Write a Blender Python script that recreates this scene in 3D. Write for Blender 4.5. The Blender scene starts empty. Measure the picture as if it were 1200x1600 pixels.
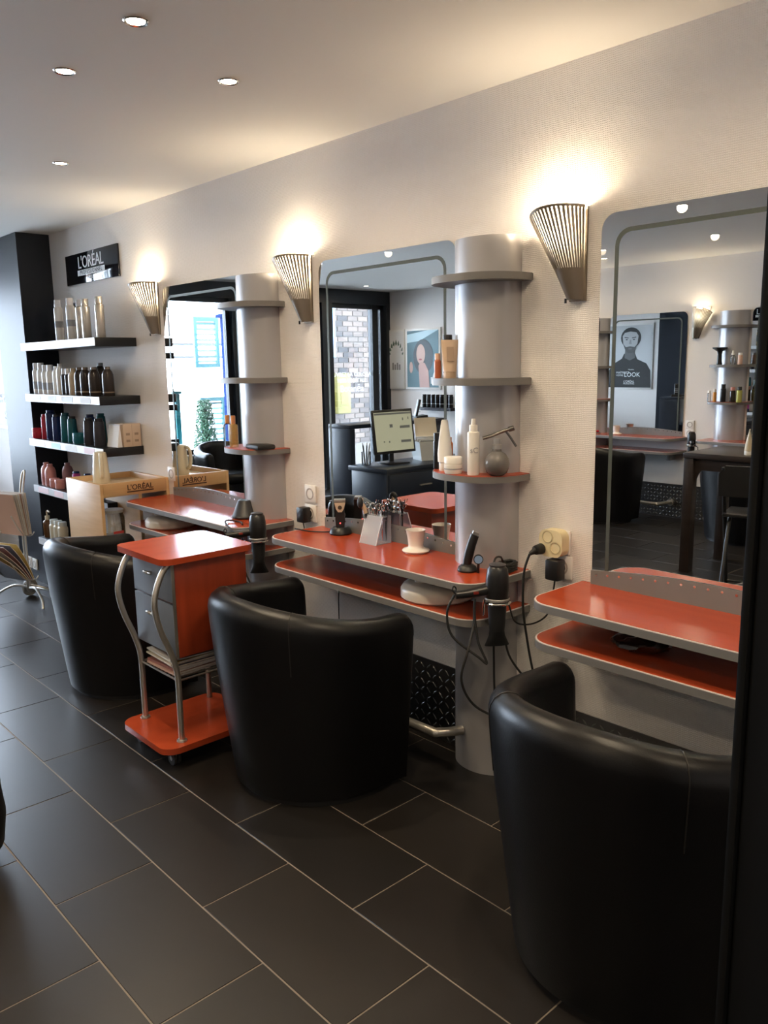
import bpy, bmesh, math, random
from mathutils import Vector, Matrix
random.seed(7)
R = math.radians
PI = math.pi
sc = bpy.context.scene
C = sc.collection

# ------------------------------------------------------------------ camera
YAW, PITCH, ROLL = 0.742664, 0.178840, -0.016930
fw = Vector((math.sin(YAW)*math.cos(PITCH), math.cos(YAW)*math.cos(PITCH), -math.sin(PITCH)))
rt = Vector((math.cos(YAW), -math.sin(YAW), 0)); up = rt.cross(fw)
r2 = rt*math.cos(ROLL) + up*math.sin(ROLL); u2 = up*math.cos(ROLL) - rt*math.sin(ROLL)
cam = bpy.data.cameras.new('camera'); camo = bpy.data.objects.new('camera', cam); C.objects.link(camo)
mw = Matrix((r2, u2, -fw)).transposed().to_4x4(); mw.translation = (0, 0, 1.5)
camo.matrix_world = mw
cam.sensor_fit = 'VERTICAL'; cam.sensor_height = 24.0; cam.lens = 24.0*1273.66/1600; cam.clip_start = 0.02
sc.camera = camo
# ------------------------------------------------------------------ daylight and exposure
world = bpy.data.worlds.new('overcast_sky'); sc.world = world; world.use_nodes = True
bg = world.node_tree.nodes['Background']
bg.inputs[0].default_value = (0.72, 0.83, 1.0, 1); bg.inputs[1].default_value = 12.0
LAMP = (1.0, 0.80, 0.54)
DOWN_W, SCONCE_W = 16.5, 2.45
sc.view_settings.view_transform = 'Standard'; sc.view_settings.look = 'None'
sc.view_settings.exposure = 1.12; sc.view_settings.gamma = 1.0; sc.view_settings.use_curve_mapping = False
for nm, px0, px1, pz0, pz1 in (('window_portal', -2.735, -.95, 0, 2.235), ('window_portal', -.44, 2.17, .585, 2.235)):   # sampling guides in the glazed openings
    ld = bpy.data.lights.new(nm, 'AREA'); ld.shape = 'RECTANGLE'; ld.size = px1-px0; ld.size_y = pz1-pz0; ld.cycles.is_portal = True
    lo = bpy.data.objects.new(nm, ld); C.objects.link(lo); lo.location = ((px0+px1)/2, 7.97, (pz0+pz1)/2); lo.rotation_euler = (-PI/2, 0, 0)
cy = sc.cycles
cy.use_denoising = True; cy.caustics_reflective = False; cy.caustics_refractive = False
cy.max_bounces = 12; cy.glossy_bounces = 8; cy.diffuse_bounces = 5; cy.transmission_bounces = 8; cy.transparent_max_bounces = 16
cy.sample_clamp_indirect = 6.0; cy.blur_glossy = 0.3

# ------------------------------------------------------------------ materials
MATS = {}
def mat(name, col=(.5,.5,.5), rough=.5, metal=0.0, bump=None, noise=None, emit=None, alpha=None, trans=0, ior=1.45, coat=0, spec=.5, wave=None):
    if name in MATS: return MATS[name]
    m = bpy.data.materials.new(name); m.use_nodes = True; nt = m.node_tree; n = nt.nodes; l = nt.links
    p = n['Principled BSDF']
    p.inputs['Base Color'].default_value = (*col, 1); p.inputs['Roughness'].default_value = rough; p.inputs['Metallic'].default_value = metal
    p.inputs['IOR'].default_value = ior; p.inputs['Transmission Weight'].default_value = trans; p.inputs['Coat Weight'].default_value = coat
    p.inputs['Specular IOR Level'].default_value = spec
    tc = n.new('ShaderNodeTexCoord')
    if emit:
        p.inputs['Emission Color'].default_value = (*emit[:3], 1); p.inputs['Emission Strength'].default_value = emit[3]
    if noise:                    # (scale, colour 2, stretch xyz)
        mp = n.new('ShaderNodeMapping'); mp.inputs['Scale'].default_value = noise[2] if len(noise) > 2 else (1,1,1)
        l.new(tc.outputs['Object'], mp.inputs[0])
        t = n.new('ShaderNodeTexNoise'); t.inputs['Scale'].default_value = noise[0]; t.inputs['Detail'].default_value = 5
        l.new(mp.outputs[0], t.inputs['Vector'])
        rp = n.new('ShaderNodeValToRGB'); rp.color_ramp.elements[0].position = .3; rp.color_ramp.elements[1].position = .7
        rp.color_ramp.elements[0].color = (*col, 1); rp.color_ramp.elements[1].color = (*noise[1], 1)
        l.new(t.outputs[0], rp.inputs[0]); l.new(rp.outputs[0], p.inputs['Base Color'])
    if bump:                     # (scale, strength, distance, kind)
        if len(bump) > 3 and bump[3] == 'weave':
            h = None
            for ax_ in ('Y', 'Z'):
                w = n.new('ShaderNodeTexWave'); w.bands_direction = ax_; w.inputs['Scale'].default_value = bump[0]; w.inputs['Distortion'].default_value = 2.5
                w.inputs['Detail'].default_value = 2; w.inputs['Detail Scale'].default_value = 1.5
                l.new(tc.outputs['Object'], w.inputs['Vector'])
                if h is None: h = w
                else:
                    mx = n.new('ShaderNodeMath'); mx.operation = 'MULTIPLY'; l.new(h.outputs['Fac'], mx.inputs[0]); l.new(w.outputs['Fac'], mx.inputs[1]); src = mx.outputs[0]
        else:
            t = n.new('ShaderNodeTexNoise'); t.inputs['Scale'].default_value = bump[0]; t.inputs['Detail'].default_value = 4
            l.new(tc.outputs['Object'], t.inputs['Vector']); src = t.outputs[0]
        b = n.new('ShaderNodeBump'); b.inputs['Strength'].default_value = bump[1]; b.inputs['Distance'].default_value = bump[2]
        l.new(src, b.inputs['Height']); l.new(b.outputs[0], p.inputs['Normal'])
    MATS[name] = m
    return m
def glassmat(name, tint=(1,1,1), gloss=.08, rough=.0):
    if name in MATS: return MATS[name]
    m = bpy.data.materials.new(name); m.use_nodes = True; nt = m.node_tree; n = nt.nodes; l = nt.links
    n.remove(n['Principled BSDF'])
    tr = n.new('ShaderNodeBsdfTransparent'); tr.inputs[0].default_value = (*tint, 1)
    gl = n.new('ShaderNodeBsdfGlossy'); gl.inputs['Roughness'].default_value = rough
    lw = n.new('ShaderNodeFresnel'); lw.inputs[0].default_value = 1.45
    mr = n.new('ShaderNodeMath'); mr.operation = 'ADD'; mr.inputs[1].default_value = gloss - .04
    mx = n.new('ShaderNodeMixShader'); l.new(lw.outputs[0], mr.inputs[0]); l.new(mr.outputs[0], mx.inputs[0]); l.new(tr.outputs[0], mx.inputs[1]); l.new(gl.outputs[0], mx.inputs[2])
    l.new(mx.outputs[0], n['Material Output'].inputs[0]); MATS[name] = m
    return m
def hazy(name, col, clear):
    m = bpy.data.materials.new(name); m.use_nodes = True; nt = m.node_tree; n = nt.nodes; l = nt.links
    p = n['Principled BSDF']; p.inputs['Base Color'].default_value = (*col, 1); p.inputs['Roughness'].default_value = .08
    tr = n.new('ShaderNodeBsdfTransparent'); mx = n.new('ShaderNodeMixShader'); mx.inputs[0].default_value = clear
    l.new(p.outputs[0], mx.inputs[1]); l.new(tr.outputs[0], mx.inputs[2]); l.new(mx.outputs[0], n['Material Output'].inputs[0]); MATS[name] = m
    return m
def transluc(name, col):
    m = bpy.data.materials.new(name); m.use_nodes = True; nt = m.node_tree; n = nt.nodes; l = nt.links
    n.remove(n['Principled BSDF'])
    a = n.new('ShaderNodeBsdfTranslucent'); a.inputs[0].default_value = (*col, 1)
    d = n.new('ShaderNodeBsdfDiffuse'); d.inputs[0].default_value = (*col, 1)
    mx = n.new('ShaderNodeMixShader'); mx.inputs[0].default_value = .5
    l.new(a.outputs[0], mx.inputs[1]); l.new(d.outputs[0], mx.inputs[2]); l.new(mx.outputs[0], n['Material Output'].inputs[0]); MATS[name] = m
    return m

wallpaper = mat('painted_wallpaper', (.82,.775,.745), .62, bump=(52, .55, .004, 'weave'))
plaster = mat('ceiling_paint', (.86,.835,.79), .7, bump=(60, .04, .002))
tile_m = [mat('slate_tile_%d' % i, c, .36, noise=(3.0, tuple(v*1.35 for v in c)), bump=(14, .05, .003)) for i, c in enumerate([(.0125,.0105,.0095), (.0145,.0122,.0108), (.0112,.0098,.0092)])]
grout = mat('grout', (.24,.20,.165), .85)
leather = mat('black_leather', (.0036,.0035,.0042), .36, bump=(240, .16, .002), spec=.36)
leather_seam = mat('leather_seam', (.016,.014,.012), .5)
blackp = mat('black_plastic', (.012,.012,.013), .32)
blackm = mat('black_matte', (.010,.010,.011), .55)
rubber = mat('black_rubber', (.015,.015,.015), .6)
redwood = mat('cherry_laminate', (.42,.062,.021), .20, noise=(2.5, (.36,.050,.017), (1,6,1)))
redside = mat('cherry_side', (.38,.055,.019), .38, noise=(3.0, (.28,.038,.013), (10,10,.8)))
greyedge = mat('grey_edge_band', (.17,.163,.158), .42)
paleedge = mat('pale_edge_line', (.62,.56,.52), .45)
silver = mat('silver_paint', (.40,.39,.40), .30, metal=.30)
satin = mat('satin_metal', (.55,.52,.47), .33, metal=.85)
chrome = mat('chrome', (.75,.74,.72), .12, metal=1)
steel = mat('brushed_steel', (.42,.41,.40), .38, metal=.8)
greyplate = mat('grey_splash_plate', (.22,.22,.215), .42, metal=.3)
mirror_m = mat('mirror_silver', (.86,.88,.88), .0, metal=1)
groove_m = mat('mirror_groove', (.10,.115,.105), .35, metal=.3)
plate_m = mat('dark_checker_plate', (.12,.115,.115), .32, metal=.8)
lacquer = mat('black_lacquer', (.010,.011,.014), .30)
pillar_m = mat('black_panel', (.012,.015,.022), .46, spec=.22)
framem = mat('anthracite_frame', (.014,.018,.024), .4)
deskm = mat('dark_blue_laminate', (.010,.016,.030), .35)
white = mat('white_plastic', (.78,.76,.73), .35)
whitep = mat('white_paper', (.80,.80,.80), .6)
cream = mat('cream_plastic', (.70,.64,.50), .32)
creamg = mat('cream_grey_plastic', (.62,.56,.49), .35)
yellowed = mat('yellowed_plastic', (.72,.62,.38), .4)
beech = mat('beech_veneer', (.62,.40,.20), .42, noise=(3.5, (.54,.33,.155), (1,1,9)))
greydrawer = mat('grey_drawer_front', (.20,.225,.27), .38)
bronze = mat('sconce_bronze', (.20,.165,.13), .38, metal=.6)
brown = mat('dark_brown_wood', (.030,.020,.016), .4, noise=(4, (.022,.014,.011), (1,1,8)))
ceram = mat('white_ceramic', (.80,.74,.68), .12)
gold_liquid = hazy('golden_oil', (.62,.40,.14), .55)
clearp = glassmat('clear_plastic', (.93,.95,.96), .10)
acryl = hazy('acrylic_sheen', (.62,.66,.74), .62)  # bright window reflection mixed into the colour as a pale blue-white
smoke = glassmat('smoked_glass', (.42,.40,.39), .16, .05)
pane_m = glassmat('window_glass', (.97,.985,.985), .07)
copper = mat('copper_cap', (.62,.26,.10), .3, metal=.5)
lamp_glow = mat('lamp_glow', (1,1,1), .5, emit=(1.0,.88,.68, 22))
bulb_glow = mat('bulb_glow', (1,1,1), .5, emit=(1.0,.88,.66, 40))
diffuser_m = transluc('sconce_diffuser', (.42,.40,.36))
paper_cols = [mat('paper_%d' % i, c, .5) for i, c in enumerate([(.62,.55,.46), (.35,.30,.26), (.55,.50,.48), (.60,.42,.12), (.48,.30,.22), (.12,.11,.14), (.70,.68,.64), (.30,.12,.10)])]
def pm(name, col, rough=.35, metal=0): return mat('product_' + name, col, rough, metal)

# ------------------------------------------------------------------ geometry helpers
class G:
    def __init__(s): s.b = bmesh.new()
    def box(s, x0, x1, y0, y1, z0, z1, bev=0, seg=2):
        t = bmesh.new(); bmesh.ops.create_cube(t, size=1)
        for v in t.verts: v.co = Vector(((x0+x1)/2 + v.co.x*(x1-x0), (y0+y1)/2 + v.co.y*(y1-y0), (z0+z1)/2 + v.co.z*(z1-z0)))
        if bev: bmesh.ops.bevel(t, geom=t.edges[:], offset=bev, segments=seg, affect='EDGES', profile=.5)
        s.add(t); return s
    def add(s, t, M=None):
        if M is not None: bmesh.ops.transform(t, matrix=M, verts=t.verts)
        me = bpy.data.meshes.new('tmp'); t.to_mesh(me); t.free(); s.b.from_mesh(me); bpy.data.meshes.remove(me)
    def obox(s, c, sx, sy, sz, rot=(0,0,0), bev=0):
        from mathutils import Euler
        t = bmesh.new(); bmesh.ops.create_cube(t, size=1)
        for v in t.verts: v.co = Vector((v.co.x*sx, v.co.y*sy, v.co.z*sz))
        if bev: bmesh.ops.bevel(t, geom=t.edges[:], offset=bev, segments=2, affect='EDGES', profile=.5)
        s.add(t, Matrix.Translation(c) @ Euler(rot).to_matrix().to_4x4()); return s
    def lathe(s, prof, c=(0,0,0), seg=20, M=None, sx=1, sy=1):
        b = s.b; rings = []
        T = (lambda v: M @ v) if M is not None else (lambda v: v + Vector(c))
        for r, z in prof:
            if r < 1e-6: rings.append([b.verts.new(T(Vector((0,0,z))))])
            else: rings.append([b.verts.new(T(Vector((r*sx*math.cos(2*PI*i/seg), r*sy*math.sin(2*PI*i/seg), z)))) for i in range(seg)])
        for a, q in zip(rings, rings[1:]):
            if len(a) == 1 and len(q) == 1: continue
            for i in range(seg):
                j = (i+1) % seg
                if len(a) == 1: b.faces.new((a[0], q[j], q[i]))
                elif len(q) == 1: b.faces.new((a[i], a[j], q[0]))
                else: b.faces.new((a[i], a[j], q[j], q[i]))
        return s
    def cyl(s, p0, p1, r0, r1=None, seg=14):
        p0 = Vector(p0); p1 = Vector(p1); d = p1-p0; r1 = r0 if r1 is None else r1
        M = Matrix.Translation(p0) @ d.to_track_quat('Z', 'Y').to_matrix().to_4x4()
        L = d.length
        return s.lathe([(0,0), (r0,0), (r1,L), (0,L)], seg=seg, M=M)
    def tube(s, pts, r, seg=8, closed=False, smooth=0):
        P = [Vector(p) for p in pts]
        for _ in range(1):
            if smooth: P = catmull(P, smooth, closed)
        b = s.b; n = len(P); rings = []; nrm = None
        for i in range(n):
            if closed: t = P[(i+1) % n] - P[i-1]
            else: t = P[min(i+1, n-1)] - P[max(i-1, 0)]
            t.normalize()
            if nrm is None: nrm = t.orthogonal().normalized()
            nrm = (nrm - t*nrm.dot(t)).normalized(); bi = t.cross(nrm)
            rr = r(i/(n-1)) if callable(r) else r
            rings.append([b.verts.new(P[i] + (nrm*math.cos(2*PI*k/seg) + bi*math.sin(2*PI*k/seg))*rr) for k in range(seg)])
        m = n if closed else n-1
        for i in range(m):
            a = rings[i]; q = rings[(i+1) % n]
            for k in range(seg): b.faces.new((a[k], a[(k+1) % seg], q[(k+1) % seg], q[k]))
        if not closed:
            b.faces.new(rings[0][::-1]); b.faces.new(rings[-1])
        return s
    def prism(s, poly, a0, a1, axis='z'):
        """poly of (u,v); extruded between a0 and a1 along axis. z:(u,v)->(x,y); y:(u,v)->(x,z); x:(u,v)->(y,z)"""
        f = {'z': lambda u, v, a: (u, v, a), 'y': lambda u, v, a: (u, a, v), 'x': lambda u, v, a: (a, u, v)}[axis]
        b = s.b
        A = [b.verts.new(f(u, v, a0)) for u, v in poly]; Q = [b.verts.new(f(u, v, a1)) for u, v in poly]
        b.faces.new(A[::-1]); b.faces.new(Q); n = len(poly)
        for i in range(n): b.faces.new((A[i], A[(i+1) % n], Q[(i+1) % n], Q[i]))
        return s
    def sphere(s, c, r, sx=1, sy=1, sz=1, seg=16):
        t = bmesh.new(); bmesh.ops.create_uvsphere(t, u_segments=seg, v_segments=seg//2, radius=r)
        for v in t.verts: v.co = Vector((v.co.x*sx, v.co.y*sy, v.co.z*sz)) + Vector(c)
        s.add(t); return s
    def mesh(s, name='mesh', sharp=38):
        bmesh.ops.recalc_face_normals(s.b, faces=s.b.faces)
        me = bpy.data.meshes.new(name); s.b.to_mesh(me); s.b.free()
        for p in me.polygons: p.use_smooth = True
        me.set_sharp_from_angle(angle=R(sharp)); return me
    def out(s, name, m, parent=None, sharp=38):
        return link(name, s.mesh(name, sharp), m, parent)
def link(name, me, m, parent=None):
    if not me.materials: me.materials.append(m)
    o = bpy.data.objects.new(name, me); C.objects.link(o)
    if parent: o.parent = parent
    return o
def catmull(P, k, closed=False):
    n = len(P); out = []
    rng = range(n if closed else n-1)
    for i in rng:
        if closed: a, b, c, d = P[i-1], P[i], P[(i+1) % n], P[(i+2) % n]
        else: a, b, c, d = P[max(i-1,0)], P[i], P[i+1], P[min(i+2,n-1)]
        for j in range(k):
            t = j/k
            out.append(.5*((2*b) + (c-a)*t + (2*a-5*b+4*c-d)*t*t + (3*b-a-3*c+d)*t*t*t))
    if not closed: out.append(P[-1])
    return out
def thing(name, label, cat, loc=(0,0,0), rz=0, group=None):
    o = bpy.data.objects.new(name, None); C.objects.link(o); o.empty_display_size = .05
    o.location = loc; o.rotation_euler = (0,0,rz); o['label'] = label; o['category'] = cat
    if group: o['group'] = group
    return o
def tag(o, label, cat, group=None):
    o['label'] = label; o['category'] = cat
    if group: o['group'] = group
    return o
def struct(name, g, m): o = g.out(name, m); o['kind'] = 'structure'; return o
def dup(root, loc, rz, label=None, group=None):
    r = root.copy(); C.objects.link(r); r.location = loc; r.rotation_euler = (0,0,rz)
    if label: r['label'] = label
    if group: r['group'] = group
    for ch in list(root.children):
        c = ch.copy(); C.objects.link(c); c.parent = r
        for q in list(ch.children):
            d = q.copy(); C.objects.link(d); d.parent = c
    return r
def rrect(x0, x1, y0, y1, r, corners=(1,1,1,1), n=6):
    """rounded rectangle, corners order: (x0y0, x1y0, x1y1, x0y1)"""
    pts = []
    for (cx, cyy, a0), on in zip(((x0+r, y0+r, PI), (x1-r, y0+r, 1.5*PI), (x1-r, y1-r, 0), (x0+r, y1-r, .5*PI)), corners):
        if on:
            for i in range(n+1):
                a = a0 + .5*PI*i/n; pts.append((cx + r*math.cos(a), cyy + r*math.sin(a)))
        else:
            pts.append((x0 if cx == x0+r and (a0 in (PI, .5*PI)) else x1, y0 if a0 in (PI, 1.5*PI) else y1))
    return pts
def text_mesh(txt, size, depth=.0006, spacing=1.0, align='CENTER', bold=0):
    cu = bpy.data.curves.new('txt', 'FONT'); cu.body = txt; cu.size = size; cu.extrude = depth; cu.align_x = align; cu.align_y = 'CENTER'; cu.space_character = spacing
    cu.offset = bold; cu.resolution_u = 3
    o = bpy.data.objects.new('txt', cu); C.objects.link(o)
    me = bpy.data.meshes.new_from_object(o.evaluated_get(bpy.context.evaluated_depsgraph_get()))
    bpy.data.objects.remove(o); bpy.data.curves.remove(cu); return me
def lettering(name, txt, size, m, parent, M, **k):
    me = text_mesh(txt, size, **k); me.transform(M); me.materials.clear(); me.materials.append(m)
    return link(name, me, m, parent)
def frame_M(origin, xdir, updir):
    x = Vector(xdir).normalized(); y = Vector(updir).normalized(); z = x.cross(y)
    M = Matrix((x, y, z)).transposed().to_4x4(); M.translation = origin; return M

# ------------------------------------------------------------------ the room
XR, XL, YB, YF, ZC = 2.25, -2.80, -1.80, 7.80, 2.40
fl = struct('floor', G().box(XL, XR, YB, YF, -.08, -.0022), grout)
tm = G().box(-.2977, .2977, -.1477, .1477, -.0022, 0, .0008, 1).mesh('tile'); tm.materials.append(tile_m[0])
tiles = [tm]
for i in (1, 2):
    t = tm.copy(); t.materials.clear(); t.materials.append(tile_m[i]); tiles.append(t)
cut_cache = {}
row = 0; x = 1.008 - .3*13
k = -13
while x < XR - .01:
    off = 1.884 if k % 2 == 0 else 1.584
    y = off - .6*math.ceil((off - YB)/.6)
    while y < YF - .005:
        x0, x1, y0, y1 = max(x, XL), min(x+.3, XR), max(y, YB), min(y+.6, YF)
        if x1-x0 > .01 and y1-y0 > .01:
            full = abs(x1-x0-.3) < 1e-4 and abs(y1-y0-.6) < 1e-4
            if full: me = random.choice(tiles)
            else:
                key = (round(x1-x0, 3), round(y1-y0, 3))
                if key not in cut_cache:
                    w, h = key; q = G().box(-h/2+.0023, h/2-.0023, -w/2+.0023, w/2-.0023, -.0022, 0).mesh('tile'); q.materials.append(tile_m[0]); cut_cache[key] = q
                me = cut_cache[key]
            o = bpy.data.objects.new('tile', me); C.objects.link(o); o.parent = fl
            o.location = ((x0+x1)/2, (y0+y1)/2, 0); o.rotation_euler = (0, 0, PI/2 + (PI if random.random() < .5 else 0))
        y += .6
    x += .3; k += 1
struct('ceiling', G().box(XL-.1, XR+.1, YB-.1, YF+.1, ZC, ZC+.1), plaster)
struct('wall_right', G().box(XR, XR+.12, YB, YF, -.08, ZC), wallpaper)
struct('wall_left', G().box(XL-.12, XL, YB, YF, -.08, ZC), wallpaper)
struct('wall_back', G().box(XL-.12, XR+.12, YB-.12, YB, -.08, ZC), wallpaper)
# shop front on the street side
wf = struct('wall_front', G().box(XL-.12, XR+.12, YF-.04, YF+.16, 2.235, ZC+.1).box(-.95, -.46, YF-.04, YF+.08, -.08, 2.235).box(-1.86, -1.70, YF-.04, YF+.10, -.08, 2.235).box(2.17, XR+.12, YF-.04, YF+.16, -.08, 2.235).box(XL-.12, -2.735, YF-.04, YF+.16, -.08, 2.235), framem)
sill = struct('trim_1', G().box(-.46, 2.17, YF-.10, YF+.16, .50, .585, .006), mat('white_sill', (.7,.72,.74), .4))
struct('wall_front_parapet', G().box(-.46, 2.17, YF, YF+.14, -.08, .50), mat('white_panel', (.66,.68,.70), .5))
def window(name, x0, x1, z0, z1, mulls=(), rails=()):
    w = bpy.data.objects.new(name, None); C.objects.link(w); w['kind'] = 'structure'
    g = G(); f = .05
    g.box(x0, x1, YF+.02, YF+.08, z1-f, z1).box(x0, x1, YF+.02, YF+.08, z0, z0+f).box(x0, x0+f, YF+.02, YF+.08, z0, z1).box(x1-f, x1, YF+.02, YF+.08, z0, z1)
    g.out('window_frame', framem, w)
    cuts = [x0+f] + list(mulls) + [x1-f]
    for mx in mulls: G().box(mx-.05, mx+.05, YF+.01, YF+.09, z0, z1).out('mullion', framem, w)
    for a, b in zip(cuts, cuts[1:]): G().box(a, b, YF+.045, YF+.053, z0+f, z1-f).out('pane', pane_m, w)
    return w
window('window_1', -2.735, -1.86, -.0, 2.235, mulls=(-2.59,))
window('door_1', -1.70, -.95, 0, 2.235)
window('window_2', -.46, 2.17, .585, 2.235, mulls=(.95,))
# dark pillar with the floating product shelves beside it
pil = struct('wall_pillar', G().box(2.03, XR, 5.757, 6.27, 0, ZC), pillar_m)

# ------------------------------------------------------------------ recessed ceiling spots
def downlight(x, y, label, power=DOWN_W):
    t = thing('ceiling_spot', label, 'ceiling light', (x, y, ZC), 0, 'recessed ceiling spots')
    G().lathe([(.024,-.001), (.031,-.004), (.034,-.001), (.034,0.0), (.024,0)], seg=24).out('trim_ring', chrome, t)
    G().lathe([(0,-.0015), (.024,-.0015), (.024,-.0005), (0,-.0005)], seg=24).out('lens', lamp_glow, t)
    ld = bpy.data.lights.new('spot', 'SPOT'); ld.energy = power; ld.color = LAMP; ld.spot_size = R(168); ld.spot_blend = 1.0; ld.shadow_soft_size = .03
    lo = bpy.data.objects.new('spot_light', ld); C.objects.link(lo); lo.parent = t; lo.location = (0,0,-.012)
SP = [(1.119,2.152), (1.121,2.632), (1.553,2.392), (1.553,3.766), (-.23,5.03), (-.24,5.95), (-2.0,7.30), (-.27,2.52), (-1.57,2.94), (-2.1,4.21), (-1.6,3.91), (1.553,1.01), (1.553,-.37), (1.12,.75), (-.27,.60), (-1.57,1.0), (-.27,-.9), (-1.57,-.7)]  # visible spots first, then unseen ones added for overall brightness
for i, (x, y) in enumerate(SP):
    downlight(x, y, 'small round recessed ceiling spot glowing warm white')

# ------------------------------------------------------------------ styling stations (local: x right along wall, y into wall)
def wall_frame(side, yc): return ((XR, yc, 0), -PI/2) if side == 'R' else ((XL, yc, 0), PI/2)
GAP = .0008
def mk_mirror():
    t = thing('wall_mirror', '', 'mirror')
    x0, x1, z0, z1 = -.945, -.155, .79, 1.936
    G().prism(rrect(x0, x1, z0, z1, .05, (0,0,1,1)), -.008, -GAP, 'y').out('mirror_glass', mirror_m, t)
    g = G(); i = .048; w = .013
    # etched line: two uprights and a top rail with rounded corners
    o_ = rrect(x0+i, x1-i, z0, z1-i, .05, (0,0,1,1)); n_ = rrect(x0+i+w, x1-i-w, z0, z1-i-w, .04, (0,0,1,1))
    # order: x0y0, x1y0, (x1y1 arc), (x0y1 arc)
    o_ = o_[1:] + o_[:1]; n_ = n_[1:] + n_[:1]
    b = g.b; A = [b.verts.new((u, -.0085, v)) for u, v in o_]; Q = [b.verts.new((u, -.0085, v)) for u, v in n_]
    for a in range(len(A)-1): b.faces.new((A[a], A[a+1], Q[a+1], Q[a]))
    g.out('etched_border', groove_m, t)
    # arched grey plate with holes along its upper edge
    pts = [(x0, .785), (x1, .785)]; n = 20
    for k in range(n+1):
        u = 1-k/n; pts.append((x0+(x1-x0)*u, .785+.045+.026*math.sin(PI*u)))
    sp = G().prism(pts, -.014, -.0095, 'y').out('splash_plate', greyplate, t)
    g = G()
    for k in range(19):
        u = (k+.5)/19; zz = .785+.045+.026*math.sin(PI*u)-.014
        g.cyl((x0+(x1-x0)*u, -.0140, zz), (x0+(x1-x0)*u, -.0148, zz), .0042, seg=8)
    h = g.out('rivet_row', chrome, sp); h['kind'] = 'stuff'
    return t
def half_ell(a, b, n=24): return [(a*math.cos(PI + PI*i/n), b*math.sin(PI + PI*i/n)) for i in range(n+1)]
def mk_column():
    t = thing('shelf_column', '', 'column')
    G().prism(half_ell(.133, .112), 0, 1.915, 'z').out('shaft', silver, t)
    for z in (1.79, 1.45, 1.125):
        p = [(-.18,-.0005)] + [(.18*math.copysign(abs(math.cos(PI+PI*i/28))**.75, math.cos(PI+PI*i/28)), -.03+.172*math.sin(PI+PI*i/28)) for i in range(29)] + [(.18,-.0005)]
        s = G().prism(p, z-.024, z-.0025, 'z').out('shelf', greyedge, t)
        q = [(u*.985, v*.985 if v < -.01 else v) for u, v in p]
        G().prism(q, z-.0025, z, 'z').out('shelf_top', redside if z < 1.2 else greyedge, s)
    return t
def mk_table():
    t = thing('styling_table', '', 'table')
    x0, x1, d = -.99, .188, -.312
    for nm, zt, dd in (('table_top', .785, d), ('lower_shelf', .660, d+.008)):
        p = rrect(x0, x1, dd, -GAP, .085, (1,1,0,0), 8)
        b = G().prism(p, zt-.026, zt-.003, 'z').out(nm, greyedge, t)
        q = rrect(x0+.001, x1-.001, dd+.001, -GAP, .085, (1,1,0,0), 8)
        G().prism(q, zt-.003, zt-.0008, 'z').out('edge_line', paleedge, b)
        q = rrect(x0+.006, x1-.006, dd+.006, -GAP, .080, (1,1,0,0), 8)
        G().prism(q, zt-.0008, zt, 'z').out('laminate', redwood, b)
    for bx in (-.86, -.25):
        G().box(bx-.02, bx+.02, -.10, -GAP, .56, .63, .004).out('bracket', steel, t)
    # ring that holds the dryer at the right-hand end of the lower shelf
    g = G(); cx, cyy, z = .232, -.235, .728
    g.tube([(cx+.042*math.cos(2*PI*i/20), cyy+.042*math.sin(2*PI*i/20), z) for i in range(20)], .004, 8, closed=True)
    g.tube([(cx-.042, cyy, z), (.172, cyy+.004, .72), (.165, cyy+.006, .64)], .004, 8)
    g.out('dryer_ring', chrome, t)
    return t
def mk_footrest():
    t = thing('foot_rest', '', 'foot rest')
    G().tube([(-.03,-.111,.15), (-.075,-.185,.15), (-.16,-.205,.15), (-.75,-.205,.15), (-.83,-.18,.15), (-.86,-.02,.15)], .018, 12, smooth=6).out('bar', satin, t)
    G().cyl((-.86,-.022,.15), (-.86,-.0075,.15), .035).out('flange', satin, t)
    return t
def mk_plate():
    t = thing('checker_plate', '', 'wall panel')
    x0, x1 = -1.245, -.14
    G().box(x0, x1, -.005, -GAP, .002, .325).out('sheet', plate_m, t)
    g = G(); b = g.b; p = .034
    nx = int((x1-x0)/p); nz = int(.32/p)
    for i in range(nx):
        for j in range(nz):
            cx = x0+p*(i+.5); cz = .006+p*(j+.5); a = PI/4 if (i+j) % 2 else -PI/4
            dx, dz = math.cos(a), math.sin(a); L, w = .0155, .0042
            v = [b.verts.new((cx+dx*L, -.005, cz+dz*L)), b.verts.new((cx-dz*w, -.005, cz+dx*w)), b.verts.new((cx-dx*L, -.005, cz-dz*L)), b.verts.new((cx+dz*w, -.005, cz-dx*w)), b.verts.new((cx+dx*.006, -.0072, cz+dz*.006)), b.verts.new((cx-dx*.006, -.0072, cz-dz*.006))]
            for f in ((0,1,4), (1,5,4), (1,2,5), (2,3,5), (3,4,5), (3,0,4)): b.faces.new([v[k] for k in f])
    lz = g.out('raised_lozenges', mat('pale_lozenge', (.17,.165,.16), .35, metal=.8), t, 10); lz['kind'] = 'stuff'  # lozenges in a paler metal than the sheet
    return t
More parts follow.
